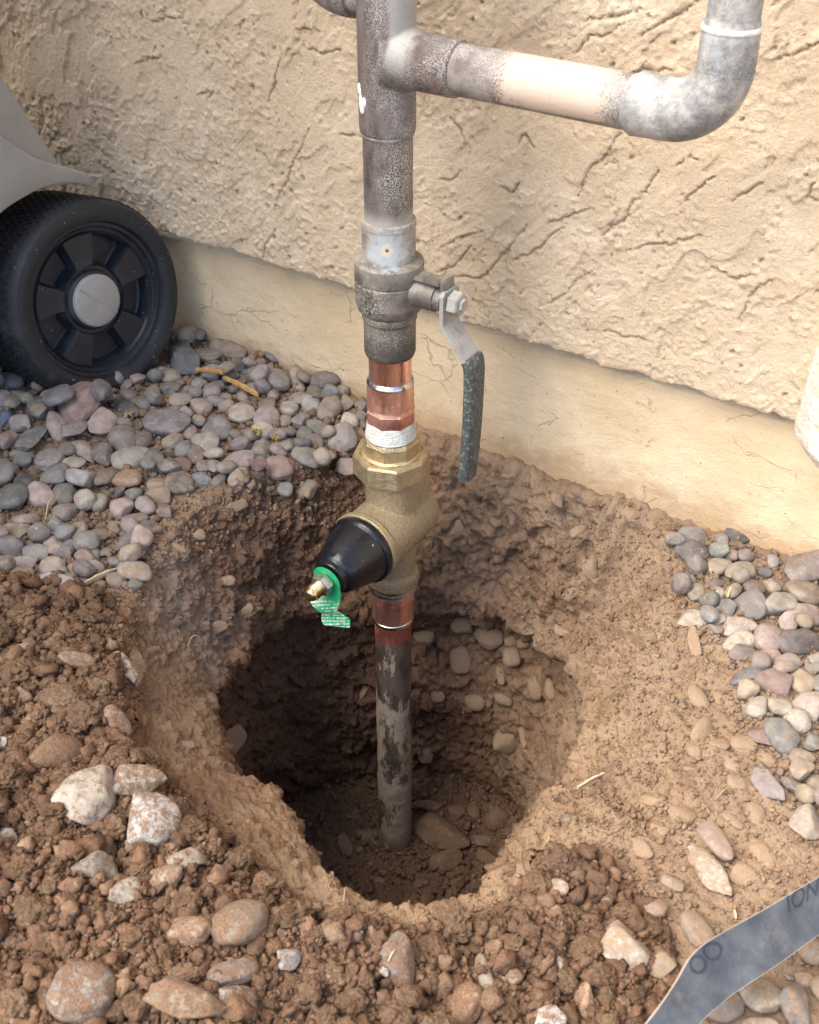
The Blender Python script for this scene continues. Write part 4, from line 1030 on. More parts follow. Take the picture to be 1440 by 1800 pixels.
def footprint(x, y, a, b, yaw):
    R = max(a, b); i0 = max(int((x - R - HX0) / HC), 0); i1 = min(int((x + R - HX0) / HC) + 2, HNX); j0 = max(int((y - R - HY0) / HC), 0); j1 = min(int((y + R - HY0) / HC) + 2, HNY)
    if i1 <= i0 or j1 <= j0: return None
    dx = GXX[i0:i1][None] - x; dy = GYY[j0:j1][:, None] - y
    u = (dx * math.cos(yaw) + dy * math.sin(yaw)) / a; v = (-dx * math.sin(yaw) + dy * math.cos(yaw)) / b
    q = 1 - u * u - v * v
    return (slice(j0, j1), slice(i0, i1)), q
def settle(x, y, a, b, c, yaw, pct=90, sink=0.0):
    fp = footprint(x, y, a, b, yaw)
    if fp is None: return 0.0, None
    sl_, q = fp; m = q > 0
    if m.sum() < 3: return 0.0, None
    h = Hm[sl_]; t = (h + c * np.sqrt(np.clip(q, 0, None)))[m]
    z = np.percentile(t, pct) - sink * c
    # slope of the bed under it
    hm = h[m]; u = (GXX[sl_[1]][None] + 0 * GYY[sl_[0]][:, None])[m] - x; v = (0 * GXX[sl_[1]][None] + GYY[sl_[0]][:, None])[m] - y
    Am = np.stack([u, v, np.ones_like(u)], 1); co = np.linalg.lstsq(Am, hm, rcond=None)[0]
    top = z + c * np.sqrt(np.clip(q, 0, None))
    h[m] = np.maximum(h[m], top[m])
    return z, (float(np.clip(co[0], -.5, .5)), float(np.clip(co[1], -.5, .5)))
def add_stone(kind, me, loc, dims, yaw, nrm, col, shape, zone, dirt=0.2, rollv=None, base=None, rgb=None):
    o = bpy.data.objects.new(kind, me); COL.objects.link(o)
    n = Vector(nrm).normalized(); xa = Vector((math.cos(yaw), math.sin(yaw), 0)) if base is None else Vector(base)
    xa = (xa - n * xa.dot(n)).normalized(); ya = n.cross(xa)
    Rm = Matrix((xa, ya, n)).transposed()
    rv = rollv if rollv is not None else (random.gauss(0, .26), random.gauss(0, .15))
    Rm = Rm @ Matrix.Rotation(rv[0], 3, 'X') @ Matrix.Rotation(rv[1], 3, 'Y')
    if random.random() < .5: Rm = Rm @ Matrix.Rotation(math.pi, 3, 'Z')
    o.matrix_world = Matrix.LocRotScale(Vector(loc), Rm.to_quaternion(), Vector(dims))
    c = np.array(rgb if rgb is not None else np.array(COLS[col][0]) * 0.93) * (rng.uniform(.68, 1.18) if rgb is None else 1 + rng.normal(0, .06)) + rng.normal(0, .0015 if rgb is not None else .005, 3)
    c = c.mean() + (c - c.mean()) * (.72 if rgb is None else 1)
    o.color = (*np.clip(c, .01, .9), 1 - dirt)
    o.pass_index = 1 if zone in (ZN['sl'], ZN['sn'], ZN['pf']) else 0
    STONES.append(dict(o=o, col=COLS[col][1], shape=shape, kind=kind, zone=zone, p=Vector(loc), size=max(dims)))
    return o
def shape_word(L, W, typ):
    r = max(L, W) / min(L, W)
    if typ == 'r': return 'long angular' if r > 1.9 else 'angular'
    if r > 2.1: return 'long slender'
    if r > 1.35: return 'oval'
    return 'round'
def ground_stone(px, py, L, W, ang, col, typ, zone, sink=0.0, dirt=0.12, pct=90, thick=.68):
    p0 = on_z(px, py, 0.0); z_, _ = drop_z(p0[0], p0[1]); p0 = on_z(px, py, max(z_, -.05)); z_, _ = drop_z(p0[0], p0[1])
    dpt = depth_of(p0); sc = dpt / FPX
    c = thick * min(L, W) / 2 * sc
    zz = max(z_, -0.05) + c * (1 if typ in 'pr' else .3)
    fp = footprint(p0[0], p0[1], .008, .008, 0)
    p = on_z(px, py, zz)
    a_ = math.radians(ang); ca, sa = math.cos(a_), math.sin(a_)
    e1 = on_z(px + ca * L / 2, py + sa * L / 2, zz) - on_z(px - ca * L / 2, py - sa * L / 2, zz)
    e2 = on_z(px - sa * W / 2, py + ca * W / 2, zz) - on_z(px + sa * W / 2, py - ca * W / 2, zz)
    dep = .62
    a = .565 * (.5 * np.linalg.norm(e1) + .5 * L * sc); b = .565 * (.45 * np.linalg.norm(e2) + .55 * W * sc)
    yaw = math.atan2(e1[1], e1[0])
    me = random.choice(PEB) if (typ == 'b' or typ == 'p' and random.random() < .78) else random.choice(ROCK)
    if typ == 'c': me = random.choice(CLOD)
    z, g = settle(p[0], p[1], a, b, c, yaw, pct, sink)
    g = g or (0, 0)
    k = .7
    rgb = None
    if typ == 'c':
        rgb = COLS[col][0] if col not in ('brown', 'tan') else ((.17, .102, .063) if col == 'brown' else (.23, .15, .098))
    kind = 'clod' if typ == 'c' else 'pebble' if typ in 'pb' else 'rock'
    return add_stone(kind, me, (p[0], p[1], z), (a, b, c), yaw, (-g[0] * k, -g[1] * k, 1), col, 'lumpy' if typ == 'c' else shape_word(L, W, typ), zone, dirt, rgb=rgb)

GRAVEL_LEFT = [(137,709,68,62,0,'red','p'),(231,807,66,36,5,'cream','p'),(293,743,75,42,12,'purp','p'),(179,745,46,34,-45,'pink','p'),(218,768,54,42,-60,'mauve','p'),(133,759,48,28,-20,'mauve','p'),
 (101,752,46,30,60,'pink','p'),(55,771,55,32,-45,'grey','p'),(8,773,42,36,0,'pink','p'),(87,805,46,34,0,'lgrey','p'),(151,791,42,31,50,'pink','p'),(96,835,46,38,-60,'grey','p'),(46,846,48,37,-20,'dgrey','p'),
 (20,869,58,45,15,'bgrey','p'),(181,835,39,36,0,'purp','p'),(225,839,48,34,10,'orange','p'),(181,800,40,34,70,'olive','r'),(71,869,46,38,60,'pink','p'),(110,865,40,36,0,'olive','p'),(252,775,31,30,0,'brown','p'),
 (273,810,46,36,70,'purp','p'),(314,821,46,32,-10,'red','r'),(280,848,38,31,-30,'tan','p'),(115,897,43,33,0,'mauve','p'),(46,913,46,29,0,'cream','p'),(96,923,34,30,50,'bgrey','p'),
 (30,936,46,28,0,'tan','p'),(137,933,34,34,0,'mauve','p'),(174,940,42,23,-30,'olive','p'),(238,913,43,26,-20,'grey','p'),(205,923,31,20,0,'tan','p'),(215,934,29,13,0,'olive','p'),
 (286,894,37,25,60,'grey','p'),(282,876,46,25,0,'pink','b'),(94,954,46,28,65,'pink','p'),(118,968,34,31,0,'grey','p'),(63,972,43,26,0,'lgrey','p'),(37,990,53,25,0,'lilac','p'),(16,961,44,30,0,'purp','p'),
 (92,995,41,33,0,'beige','p'),(131,1004,32,29,0,'beige','p'),(39,1018,46,33,0,'tan','p'),(78,1018,37,26,0,'red','r'),(108,1032,60,31,0,'lgrey','r'),(238,1002,56,33,0,'beige','p'),(202,1020,31,23,0,'brown','p'),
 (236,970,40,25,-20,'tan','r'),(183,970,28,18,0,'olive','p'),(71,713,43,33,-5,'bgrey','p'),(39,695,37,29,60,'cream','p'),(18,670,46,27,0,'mauve','p'),(4,704,31,37,0,'lgrey','p'),(22,713,28,31,0,'mauve','p'),
 (34,745,39,22,0,'lilac','p'),(4,738,25,27,0,'blue','p'),(73,743,29,17,0,'tan','p'),(40,797,43,17,0,'grey','r'),(130,812,39,23,0,'cream','p'),(130,835,28,27,0,'lgrey','p'),(119,789,31,29,0,'olive','p'),
 (268,693,40,27,85,'tan','p'),(247,713,35,31,0,'grey','p'),(222,718,60,21,30,'dgrey','p'),(314,702,49,28,0,'cream','p'),(296,661,43,22,0,'tan','p'),(300,681,36,21,0,'grey','p'),
 (347,582,46,28,80,'purp','p'),(320,590,31,25,0,'tan','p'),(322,630,61,41,50,'bgrey','p'),(362,625,49,28,10,'brown','p'),(400,615,65,23,18,'tan','p'),(412,598,46,31,0,'grey','p'),(412,642,38,33,0,'grey','p'),
 (450,659,46,27,30,'green','p'),(427,670,29,16,30,'mauve','p'),(485,625,39,33,0,'purp','p'),(452,622,31,25,0,'brown','p'),(470,649,24,23,0,'red','p'),(490,670,46,38,70,'purp','p'),(521,665,50,23,75,'tan','p'),
 (539,645,37,23,60,'char','p'),(570,667,51,45,0,'purp','p'),(555,690,29,25,0,'brown','p'),(602,685,31,25,0,'tan','p'),(585,695,28,15,30,'olive','p'),(577,715,43,37,0,'brown','p'),(607,707,28,25,0,'tan','p'),
 (635,712,25,23,0,'grey','p'),(547,715,31,26,0,'lgrey','p'),(530,700,41,27,0,'cream','r'),(508,715,31,27,0,'beige','p'),(472,712,37,30,60,'brown','p'),(425,725,43,35,0,'cream','p'),(381,749,49,37,0,'grey','p'),
 (467,735,43,37,0,'mauve','p'),(527,737,34,33,0,'lilac','p'),(500,740,25,24,0,'brown','p'),(560,754,43,23,20,'green','p'),(602,767,48,38,0,'mauve','r'),(364,780,40,36,45,'cream','p'),(505,760,33,21,0,'green','p'),
 (500,782,34,27,0,'beige','p'),(462,787,43,37,0,'mauve','p'),(429,785,37,25,80,'grey','p'),(345,797,39,29,70,'brown','p'),(417,816,53,34,15,'mauve','p'),(455,816,33,28,80,'grey','p'),(491,816,40,33,-20,'red','p'),
 (540,800,49,29,10,'olive','p'),(537,825,39,29,0,'green','r'),(552,777,31,26,0,'mauve','p'),(577,792,25,25,0,'tan','p'),(610,792,35,25,0,'pink','p'),(420,837,34,28,0,'mauve','p'),(370,817,43,23,0,'grey','r'),
 (500,842,25,21,0,'grey','p'),(435,855,26,19,0,'tan','p'),(332,757,33,28,80,'pink','p'),(322,787,31,28,0,'grey','p'),(316,851,49,35,-5,'char','p'),(107,720,51,34,-10,'bgrey','p'),(243,940,97,23,-37,'grey','p')]
GRAVEL_RIGHT = [(1217,940,48,28,0,'grey','p'),(1217,963,57,34,20,'dgrey','p'),(1303,933,50,29,0,'char','p'),(1262,992,43,28,-30,'tan','p'),(1303,1003,51,46,-60,'beige','p'),(1227,1033,34,31,80,'tan','p'),(1260,1023,37,21,-50,'brown','r'),
 (1322,1057,58,46,60,'grey','p'),(1373,1057,59,54,-60,'beige','p'),(1277,1063,39,31,0,'bgrey','p'),(1237,1083,81,33,8,'beige','r'),(1303,1095,55,29,5,'beige','p'),(1298,1123,60,28,0,'beige','p'),(1353,1115,59,50,-60,'pink','p'),
 (1390,1093,37,33,0,'pink','p'),(1420,990,72,60,-40,'mauve','r'),(1417,1037,61,49,30,'tan','p'),(1417,1077,46,37,0,'pink','p'),(1407,1123,76,43,-20,'dgrey','p'),(1307,1147,51,28,0,'mauve','p'),(1353,1155,41,28,-10,'red','p'),
 (1385,1162,46,33,-30,'mauve','p'),(1410,1193,49,37,40,'ochre','p'),(1360,1198,66,42,0,'red','r'),(1313,1187,56,31,-25,'bgrey','r'),(1335,1235,43,31,-20,'cream','p'),(1373,1237,41,37,0,'cream','p'),(1427,1237,60,46,0,'beige','p'),
 (1403,1263,46,37,30,'beige','p'),(1337,1287,56,33,55,'red','p'),(1378,1288,66,48,50,'grey','p'),(1412,1333,50,41,80,'tan','p'),(1352,1380,80,36,45,'purp','r'),(1397,1380,51,37,40,'mauve','r'),(1420,1440,55,53,0,'beige','r'),
 (1435,1165,40,34,0,'olive','p'),(1432,1300,38,36,0,'grey','p'),(1440,1380,40,60,0,'tan','p'),(1455,1200,50,40,20,'grey','p'),(1470,1260,50,44,0,'pink','p'),(1480,1080,56,44,10,'tan','p'),(1470,1340,52,42,0,'mauve','p')]
BURIED_RIGHT = [(1230,1227,60,25,60,'cream','b'),(1237,1283,49,40,-60,'tan','b'),(1222,1317,23,18,0,'tan','p'),(1268,1307,37,29,0,'grey','b'),(1310,1303,46,31,0,'beige','b'),(1347,1330,37,31,0,'tan','b'),(1287,1337,41,28,80,'lgrey','b'),
 (1297,1373,36,33,0,'bgrey','b'),(1330,1423,41,34,80,'grey','b'),(1212,1350,21,15,0,'purp','b'),(1197,1427,51,41,0,'bgrey','b'),(1220,1120,48,20,80,'tan','r'),(1122,1486,60,29,35,'bgrey','b'),(1150,1400,46,30,30,'tan','b'),(1160,1455,34,24,20,'tan','b'),
 (1290,1440,46,26,50,'grey','b'),(1345,1500,54,34,50,'tan','b'),(1310,1540,50,36,20,'beige','b')]
DIRT_RIGHT = [(1241,1520,123,37,57,'cream','p'),(1258,1470,100,34,62,'mauve','p'),(1183,1550,43,25,30,'tan','p'),(1149,1596,43,40,0,'brown','p'),(1228,1630,72,47,55,'tan','p'),(1098,1656,88,68,40,'cream','r'),(1164,1690,50,45,0,'tan','r'),
 (1270,1762,76,58,-10,'grey','p'),(1338,1747,68,62,50,'cream','p'),(1398,1762,70,62,80,'bgrey','p'),(1428,1668,50,45,80,'tan','p'),(1413,1720,31,25,0,'tan','p'),(1387,1717,15,12,0,'white','r'),(998,1433,41,26,0,'cream','r'),
 (983,1558,33,27,0,'tan','p'),(1058,1562,49,36,30,'cream','r'),(1028,1762,52,40,80,'orange','r'),(973,1790,42,30,0,'white','p'),(1460,1740,60,50,0,'tan','p'),(1340,1815,70,50,0,'mauve','p'),(1270,1840,60,50,0,'beige','p'),(1415,1840,60,50,0,'tan','p')]
SPOIL = [(35,1140,46,23,-10,'cream','r'),(132,1150,60,40,-20,'tan','r'),(225,1175,63,31,45,'beige','r'),(243,1175,56,26,80,'grey','p'),(206,1262,51,34,45,'mauve','r'),(120,1235,80,60,0,'tan','c'),(153,1265,58,50,0,'brown','c'),
 (98,1310,95,50,-10,'tan','p'),(242,1358,88,43,-10,'beige','r'),(152,1393,112,80,-30,'cream','r'),(264,1432,92,82,0,'white','p'),(18,1375,62,60,0,'brown','c'),(170,1522,76,56,10,'white','r'),(329,1512,62,41,0,'cream','r'),
 (287,1545,80,37,0,'beige','p'),(222,1570,56,46,0,'cream','p'),(329,1630,82,46,10,'tan','p'),(420,1615,97,74,-25,'tan','p'),(143,1737,106,96,0,'lgrey','p'),(328,1760,130,80,10,'tan','r'),(420,1762,76,46,0,'lgrey','r'),(410,1705,86,41,-20,'purp','p'),
 (328,1718,60,36,0,'tan','c'),(14,1475,36,23,0,'white','r'),(4,1298,23,16,80,'white','r'),(46,1226,27,22,0,'tan','r'),(329,1585,52,50,0,'brown','c'),(507,1678,43,35,-30,'white','r'),(546,1688,28,20,80,'orange','r'),(697,1690,86,60,80,'purp','p'),
 (760,1674,62,49,0,'brown','c'),(794,1630,76,60,60,'tan','c'),(852,1708,76,25,72,'cream','p'),(901,1710,35,29,0,'cream','p'),(818,1766,77,55,-55,'orange','p'),(983,1688,31,17,80,'white','r'),(1032,1674,60,50,0,'brown','c'),(964,1790,60,40,0,'white','p'),
 (675,1730,18,14,60,'white','r'),(85,1665,62,46,0,'brown','c'),(60,1600,70,50,20,'brown','c'),(460,1640,52,46,0,'brown','c'),(600,1640,50,36,0,'brown','c'),(620,1760,54,44,0,'brown','c'),(545,1750,40,34,0,'tan','c'),(240,1650,52,44,0,'brown','c'),
 (30,1520,54,44,0,'brown','c'),(200,1455,44,40,0,'brown','c'),(95,1430,50,44,0,'brown','c'),(250,1500,46,42,0,'brown','c'),(40,1080,50,34,0,'brown','c'),(90,1105,46,34,0,'brown','c'),(160,1090,44,30,0,'brown','c'),(30,1180,56,44,0,'brown','c'),
 (70,1270,54,46,0,'brown','c'),(1100,1600,40,34,0,'brown','c'),(1000,1610,48,40,0,'brown','c'),(1060,1720,54,50,0,'brown','c'),(1120,1755,40,34,0,'brown','c'),(930,1640,44,36,0,'brown','c'),(890,1780,50,44,0,'brown','c'),(700,1790,60,46,0,'tan','c')]
PIT = [(775,1465,112,56,25,'tan','r'),(875,1440,48,44,-30,'tan','p'),(850,1480,42,30,0,'lgrey','r'),(785,1515,62,46,0,'brown','r'),(610,1490,50,26,70,'brown','r'),(645,1470,46,30,0,'brown','r'),(670,1550,27,15,10,'tan','p'),(860,1510,62,28,40,'brown','r'),
 (750,1417,60,23,5,'brown','r'),(802,1430,36,26,0,'brown','r'),(620,1432,31,23,0,'brown','r'),(633,1495,14,13,0,'white','r'),(650,1520,11,10,0,'white','r'),(835,1425,26,40,0,'dgrey','p'),(740,1555,30,18,0,'brown','r'),(900,1530,40,24,40,'brown','r')]
BANKWALL = [(812,1100,46,40,-30,'cream','r'),(860,1120,56,42,20,'char','p'),(810,1160,49,40,80,'tan','p'),(899,1155,37,33,80,'beige','p'),(880,1187,36,16,80,'beige','p'),(942,1210,45,28,80,'tan','p'),(967,1212,39,21,80,'tan','p'),(835,1235,39,31,0,'tan','p'),
 (890,1300,56,46,-60,'beige','p'),(922,1300,56,15,72,'beige','p'),(747,1315,56,30,80,'tan','p'),(770,1225,26,24,0,'tan','p'),(897,1127,25,19,0,'pink','p'),(990,1110,37,17,20,'pink','r'),(885,1230,37,22,30,'tan','p'),(840,1093,40,16,10,'tan','p'),
 (745,1120,40,26,0,'grey','p'),(920,1130,26,22,0,'tan','p'),(640,1215,34,16,-60,'lgrey','r'),(400,1020,30,22,0,'lgrey','p'),(430,1075,36,20,-30,'lgrey','r'),(350,940,26,22,0,'tan','p'),(315,965,32,18,20,'tan','p'),(415,890,40,22,-10,'tan','r'),
 (410,1300,46,60,70,'lgrey','r'),(380,1105,40,26,-40,'grey','r'),(325,1310,36,18,0,'grey','r'),(800,930,40,24,-40,'tan','r'),(1020,935,40,26,0,'tan','r'),(1040,1000,46,36,60,'tan','r'),(980,880,30,26,70,'beige','r')]
ZN = dict(gl='in the gravel left of the pipe', gw='in the gravel by the black wheel', ge='at the hole side of the gravel', gf='against the footing left of the pipe', gn='in the gravel at the left edge',
          gr='in the gravel right of the hole', gc='near the right wall corner', br='half buried right of the hole', dr='on dusty soil near the strap', sl='on the loose soil left of the hole', sn='on the loose soil before the hole',
          pf='on the floor of the hole', bw='stuck in the bank of the hole')
def gz(px, py):
    if py < 690 and px > 330 or (py < 720 and px > 500): return ZN['gf']
    if px < 120 and py > 780: return ZN['gn']
    if px < 260 and py < 790: return ZN['gw']
    if py > 820 and px > 120: return ZN['ge']
    return ZN['gl']
for t in sorted(GRAVEL_LEFT[:-2], key=lambda t: random.random()): ground_stone(*t, pct=72, zone=gz(t[0], t[1]), dirt=.32 if gz(t[0], t[1]) == ZN['ge'] else .10)
for t in GRAVEL_LEFT[-2:]: ground_stone(*t, zone=gz(t[0], t[1]), dirt=.1)
for t in GRAVEL_RIGHT: ground_stone(*t, pct=45, sink=.12, zone=ZN['gc'] if t[1] < 1030 else ZN['gr'], dirt=.22)
for t in BURIED_RIGHT: ground_stone(*t, zone=ZN['br'], sink=1.15 if t[6] == 'b' else .6, dirt=.58, pct=70)
for t in DIRT_RIGHT: ground_stone(*t, zone=ZN['dr'] if t[0] > 1090 else ZN['sn'], sink=.25, dirt=.35, pct=75)
for t in sorted(SPOIL, key=lambda t: t[6] != 'c'): ground_stone(*t, zone=ZN['sl'] if t[0] < 480 and t[1] < 1560 else ZN['sn'], sink=.30, dirt=random.uniform(.32, .52) if t[5] not in ('white', 'cream') else random.uniform(.2, .38), pct=70, thick=.8)
def face_stone(px, py, L, W, ang, col, typ, zone, embed, dirt):
    h, n = hit_px(px, py)
    if h is None: return
    sc = depth_of(h) / FPX; a_ = math.radians(ang)
    ex = Vector(RV * math.cos(a_) - UP * math.sin(a_))
    view = (Vector(CAM) - h).normalized(); n = (n * .5 + view * .8).normalized()
    a, b = L / 2 * sc, W / 2 * sc; c = .7 * min(a, b)
    add_stone('pebble' if typ == 'p' else 'rock', random.choice(PEB if typ == 'p' else ROCK), h + n * c * embed, (a, b, c), 0, n, col, shape_word(L, W, typ), zone, dirt, base=ex)
for t in PIT: face_stone(*t, zone=ZN['pf'], embed=.35, dirt=.5)
for t in BANKWALL: face_stone(*t, zone=ZN['bw'], embed=.12, dirt=.56)

# gaps in the gravel filled with smaller pebbles: the bed goes on beyond the picture as one mass
FIELD_L = poly_px([(-60,690),(0,640),(140,640),(300,560),(400,565),(500,600),(640,665),(640,760),(600,815),(540,848),(440,865),(340,870),(300,905),(262,985),(262,1040),(150,1050),(-60,1046)])
FIELD_R = poly_px([(1180,925),(1300,915),(1440,960),(1560,1000),(1560,1520),(1440,1480),(1390,1400),(1330,1330),(1290,1210),(1285,1120),(1230,1110),(1200,1010)])
palette = ['grey'] * 4 + ['mauve'] * 4 + ['purp'] * 3 + ['tan'] * 4 + ['pink'] * 3 + ['beige'] * 4 + ['brown'] * 2 + ['lgrey'] * 3 + ['olive', 'bgrey', 'cream', 'red', 'dgrey', 'green', 'lilac']
def fill(poly, n, amin, amax, zonef, maxpile=.012, dirt=.15):
    xs_ = [p[0] for p in poly]; ys_ = [p[1] for p in poly]; k = tries = 0
    while k < n and tries < n * 30:
        tries += 1; best = None
        for _ in range(14):
            x, y = random.uniform(min(xs_), max(xs_)), random.uniform(min(ys_), min(max(ys_), .108))
            if not in_poly(np.array([x]), np.array([y]), poly)[0]: continue
            i, j = int((x - HX0) / HC), int((y - HY0) / HC)
            if not (2 < i < HNX - 3 and 2 < j < HNY - 3): continue
            lv = Hm[j - 2:j + 3, i - 2:i + 3].mean() - H0[j, i]
            if best is None or lv < best[0]: best = (lv, x, y)
        if best is None or best[0] > maxpile: continue
        lv, x, y = best
        a = random.uniform(amin, amax); b = a * random.uniform(.62, .95); c = b * random.uniform(.6, .85); yaw = random.uniform(0, math.pi)
        if y + a > .114: continue
        z, g = settle(x, y, a, b, c, yaw, 80, .1); g = g or (0, 0)
        px, py = project((x, y, z)); col = random.choice(palette)
        typ = 'p' if random.random() < .82 else 'r'
        add_stone('pebble' if typ == 'p' else 'rock', random.choice(PEB if typ == 'p' else ROCK), (x, y, z), (a, b, c), yaw, (-g[0] * .7, -g[1] * .7, 1), col, shape_word(a, b, typ), zonef(px, py), dirt); k += 1
fill(FIELD_L, 185, .0055, .0100, gz, .010)
fill(FIELD_R, 64, .0048, .0085, lambda px, py: ZN['gc'] if py < 1030 else ZN['gr'], .004, .25)

# ------------------------------------------------------------------ loose soil and grit nobody could count
def proto_grain(i, sub):
    V, F = (I1, I2)[sub]; r = np.random.default_rng(800 + i)
    W = V * (1 + .6 * fbm(V, 1.4, 2, 820 + i) + .17 * r.normal(size=len(V)))[:, None] * r.uniform(.65, 1.2, 3)
    return W, F
GR = [[proto_grain(i, s) for i in range(8)] for s in (0, 1)]
def scatter(name, pts, rad, mo, gr, label, sub, mat, squash=.8, sinkf=.25):
    Vs, Fs, ms, gs = [], [], [], []; off = 0; n = len(pts)
    pts = np.asarray(pts); which = rng.integers(0, 8, n)
    q = rng.normal(size=(n, 4)); q /= np.linalg.norm(q, axis=1, keepdims=True)
    w, x, y, z = q.T
    Rm = np.stack([np.stack([1 - 2 * (y * y + z * z), 2 * (x * y - z * w), 2 * (x * z + y * w)], -1), np.stack([2 * (x * y + z * w), 1 - 2 * (x * x + z * z), 2 * (y * z - x * w)], -1),
                   np.stack([2 * (x * z - y * w), 2 * (y * z + x * w), 1 - 2 * (x * x + y * y)], -1)], 1)
    an = rng.uniform(.65, 1.25, (n, 3))
    for k in range(8):
        s = np.where(which == k)[0]
        if not len(s): continue
        W, F = GR[sub][k]
        L = W[None] * an[s][:, None, :] * rad[s][:, None, None]
        L = np.einsum('nij,nvj->nvi', Rm[s], L) + pts[s][:, None]
        Vs.append(L.reshape(-1, 3)); Fs.append((F[None] + (off + np.arange(len(s)) * len(W))[:, None, None]).reshape(-1, 3)); off += len(s) * len(W)
        ms.append(np.repeat(mo[s], len(W))); gs.append(np.repeat(gr[s], len(W)))
    me = mesh_np(name, np.concatenate(Vs), np.concatenate(Fs), mat); add_attr(me, 'moist', np.concatenate(ms)); add_attr(me, 'grey', np.concatenate(gs))
    return obj(name, me, label=label, kind='stuff')
def rain(poly, n, sizes, hump=True):
    xs_ = [p[0] for p in poly]; ys_ = [p[1] for p in poly]
    x = rng.uniform(min(xs_), max(xs_), n * 4); y = rng.uniform(min(ys_), min(.113, max(ys_)), n * 4); m = in_poly(x, y, poly); x, y = x[m][:n], y[m][:n]
    out, rad = [], sizes(len(x))
    for xx, yy, r in zip(x, y, rad):
        z, nrm = drop_z(xx, yy); out.append((xx, yy, z + r * random.uniform(.1, .7)))
    return np.array(out), rad
def power(rmin, rmax, al):
    def f(n):
        u = rng.uniform(0, 1, n); a = 1 - al
        return (rmin ** a + u * (rmax ** a - rmin ** a)) ** (1 / a)
    return f
p, r_ = rain(LOOSE[0], 56000, power(.0006, .0026, 2.4))
scatter('loose_soil', p, r_, np.clip(rng.normal(.86, .2, len(p)), 0, 1), np.clip(rng.normal(.3, .3, len(p)), 0, 1), 'loose crumbly brown soil heaped round the near side', 0, MAT['soil'])
p, r_ = rain(LOOSE[0], 1700, power(.0026, .0062, 2.8))
scatter('soil_crumbs', p, r_, np.clip(rng.normal(.84, .2, len(p)), 0, 1), np.clip(rng.normal(.25, .25, len(p)), 0, 1), 'coarser soil crumbs lying on the heaped soil', 1, MAT['soil'])
# grit over the dusty ground on the right, on the bank and between the pebbles
GR1 = poly_px([(900,840),(1100,860),(1440,990),(1480,1700),(1180,1640),(1050,1480),(960,1470),(1000,1330),(1080,1200),(1100,1050)])
p, r_ = rain(GR1, 7000, power(.0006, .0022, 2.8))
scatter('dusty_grit', p, r_, np.clip(rng.normal(.22, .2, len(p)), 0, 1), np.clip(rng.normal(.3, .25, len(p)), 0, 1), 'fine tan grit on the ground right of the hole', 0, MAT['soil'])
GR2 = poly_px([(100,830),(420,820),(640,770),(640,830),(440,880),(330,960),(260,1010),(230,1150),(0,1060),(0,900)])
p, r_ = rain(GR2, 6000, power(.0006, .0022, 2.6))
scatter('gravel_grit', p, r_, np.clip(rng.normal(.25, .25, len(p)), 0, 1), np.clip(rng.normal(.5, .3, len(p)), 0, 1), 'small grit between the gravel and the hole', 0, MAT['soil'])
p, r_ = rain(FIELD_L, 2600, power(.0014, .0042, 2.0)); p2, r2_ = rain(FIELD_R, 700, power(.0012, .0034, 2.0)); p = np.concatenate([p, p2]); r_ = np.concatenate([r_, r2_])
scatter('small_gravel', p, r_, np.clip(rng.normal(.12, .2, len(p)), 0, 1), np.clip(rng.normal(.7, .4, len(p)), 0, 1), 'small grit filling the gaps between the pebbles', 1, MAT['soil'])
# crumbs clinging to the banks and covering the floor of the hole
vi = np.where((Ss.ravel() < 1.03) & (Rr.ravel() > .012))[0]; wts = Rr.ravel()[vi]; vi = rng.choice(vi, 5200, p=wts / wts.sum())
r_ = power(.0009, .0045, 2.3)(len(vi)); p = Vt[vi] + rng.normal(0, .0012, (len(vi), 3)) + np.array([0, 0, 1]) * (r_ * .4)[:, None]
scatter('hole_floor_soil', p, r_, np.clip(rng.normal(.85, .18, len(vi)), 0, 1), np.zeros(len(vi)), 'dark damp soil crumbs on the hole floor', 0, MAT['soil'])
vi = np.where((Ss.ravel() > 1.15) & (Ss.ravel() < 2.95))[0]; kp = 1 - .92 * angw_(-1.95, .9)[vi] * (Ss.ravel()[vi] > 1.95); vi = rng.choice(vi, 14000, p=kp / kp.sum())
r_ = power(.0005, .0026, 2.9)(len(vi)); p = Vt[vi] + N.reshape(-1, 3)[vi] * (r_ * .1)[:, None]
scatter('bank_crumbs', p, r_, np.clip(moist[vi] + rng.normal(0, .14, len(vi)), 0, 1), grey[vi], 'soil crumbs clinging to the sides of the hole', 0, MAT['soil'])
# single clods on the spoil, as large as the hand-placed ones allow
xs_ = [q[0] for q in LOOSE[0]]; ys_ = [q[1] for q in LOOSE[0]]; k = tries = 0; placed = [(s['p'].x, s['p'].y, s['size']) for s in STONES]
while k < 110 and tries < 6000:
    tries += 1
    x, y = random.uniform(min(xs_), max(xs_)), random.uniform(min(ys_), max(ys_))
    if not in_poly(np.array([x]), np.array([y]), LOOSE[0])[0]: continue
    z0, _ = drop_z(x, y); px, py = project((x, y, z0))
    if not (-40 < px < 1240 and 1030 < py < 1840): continue
    a = .0045 + .0085 * random.random() ** 2.6
    if any((x - q[0]) ** 2 + (y - q[1]) ** 2 < ((a + q[2]) * .75) ** 2 for q in placed): continue
    placed.append((x, y, a)); b = a * random.uniform(.75, 1); c = b * random.uniform(.7, .95); yaw = random.uniform(0, math.pi)
    z, g = settle(x, y, a, b, c, yaw, 60, .25); g = g or (0, 0)
    t = random.random(); rgb = np.array((.155, .092, .056)) * (1 - t) + np.array((.235, .152, .10)) * t
    add_stone('clod', random.choice(CLOD), (x, y, z), (a, b, c), yaw, (-g[0], -g[1], 1), 'brown' if t < .6 else 'tan', 'crumbly', ZN['sl'] if px < 480 and py < 1560 else ZN['sn'], 0, rgb=rgb); k += 1

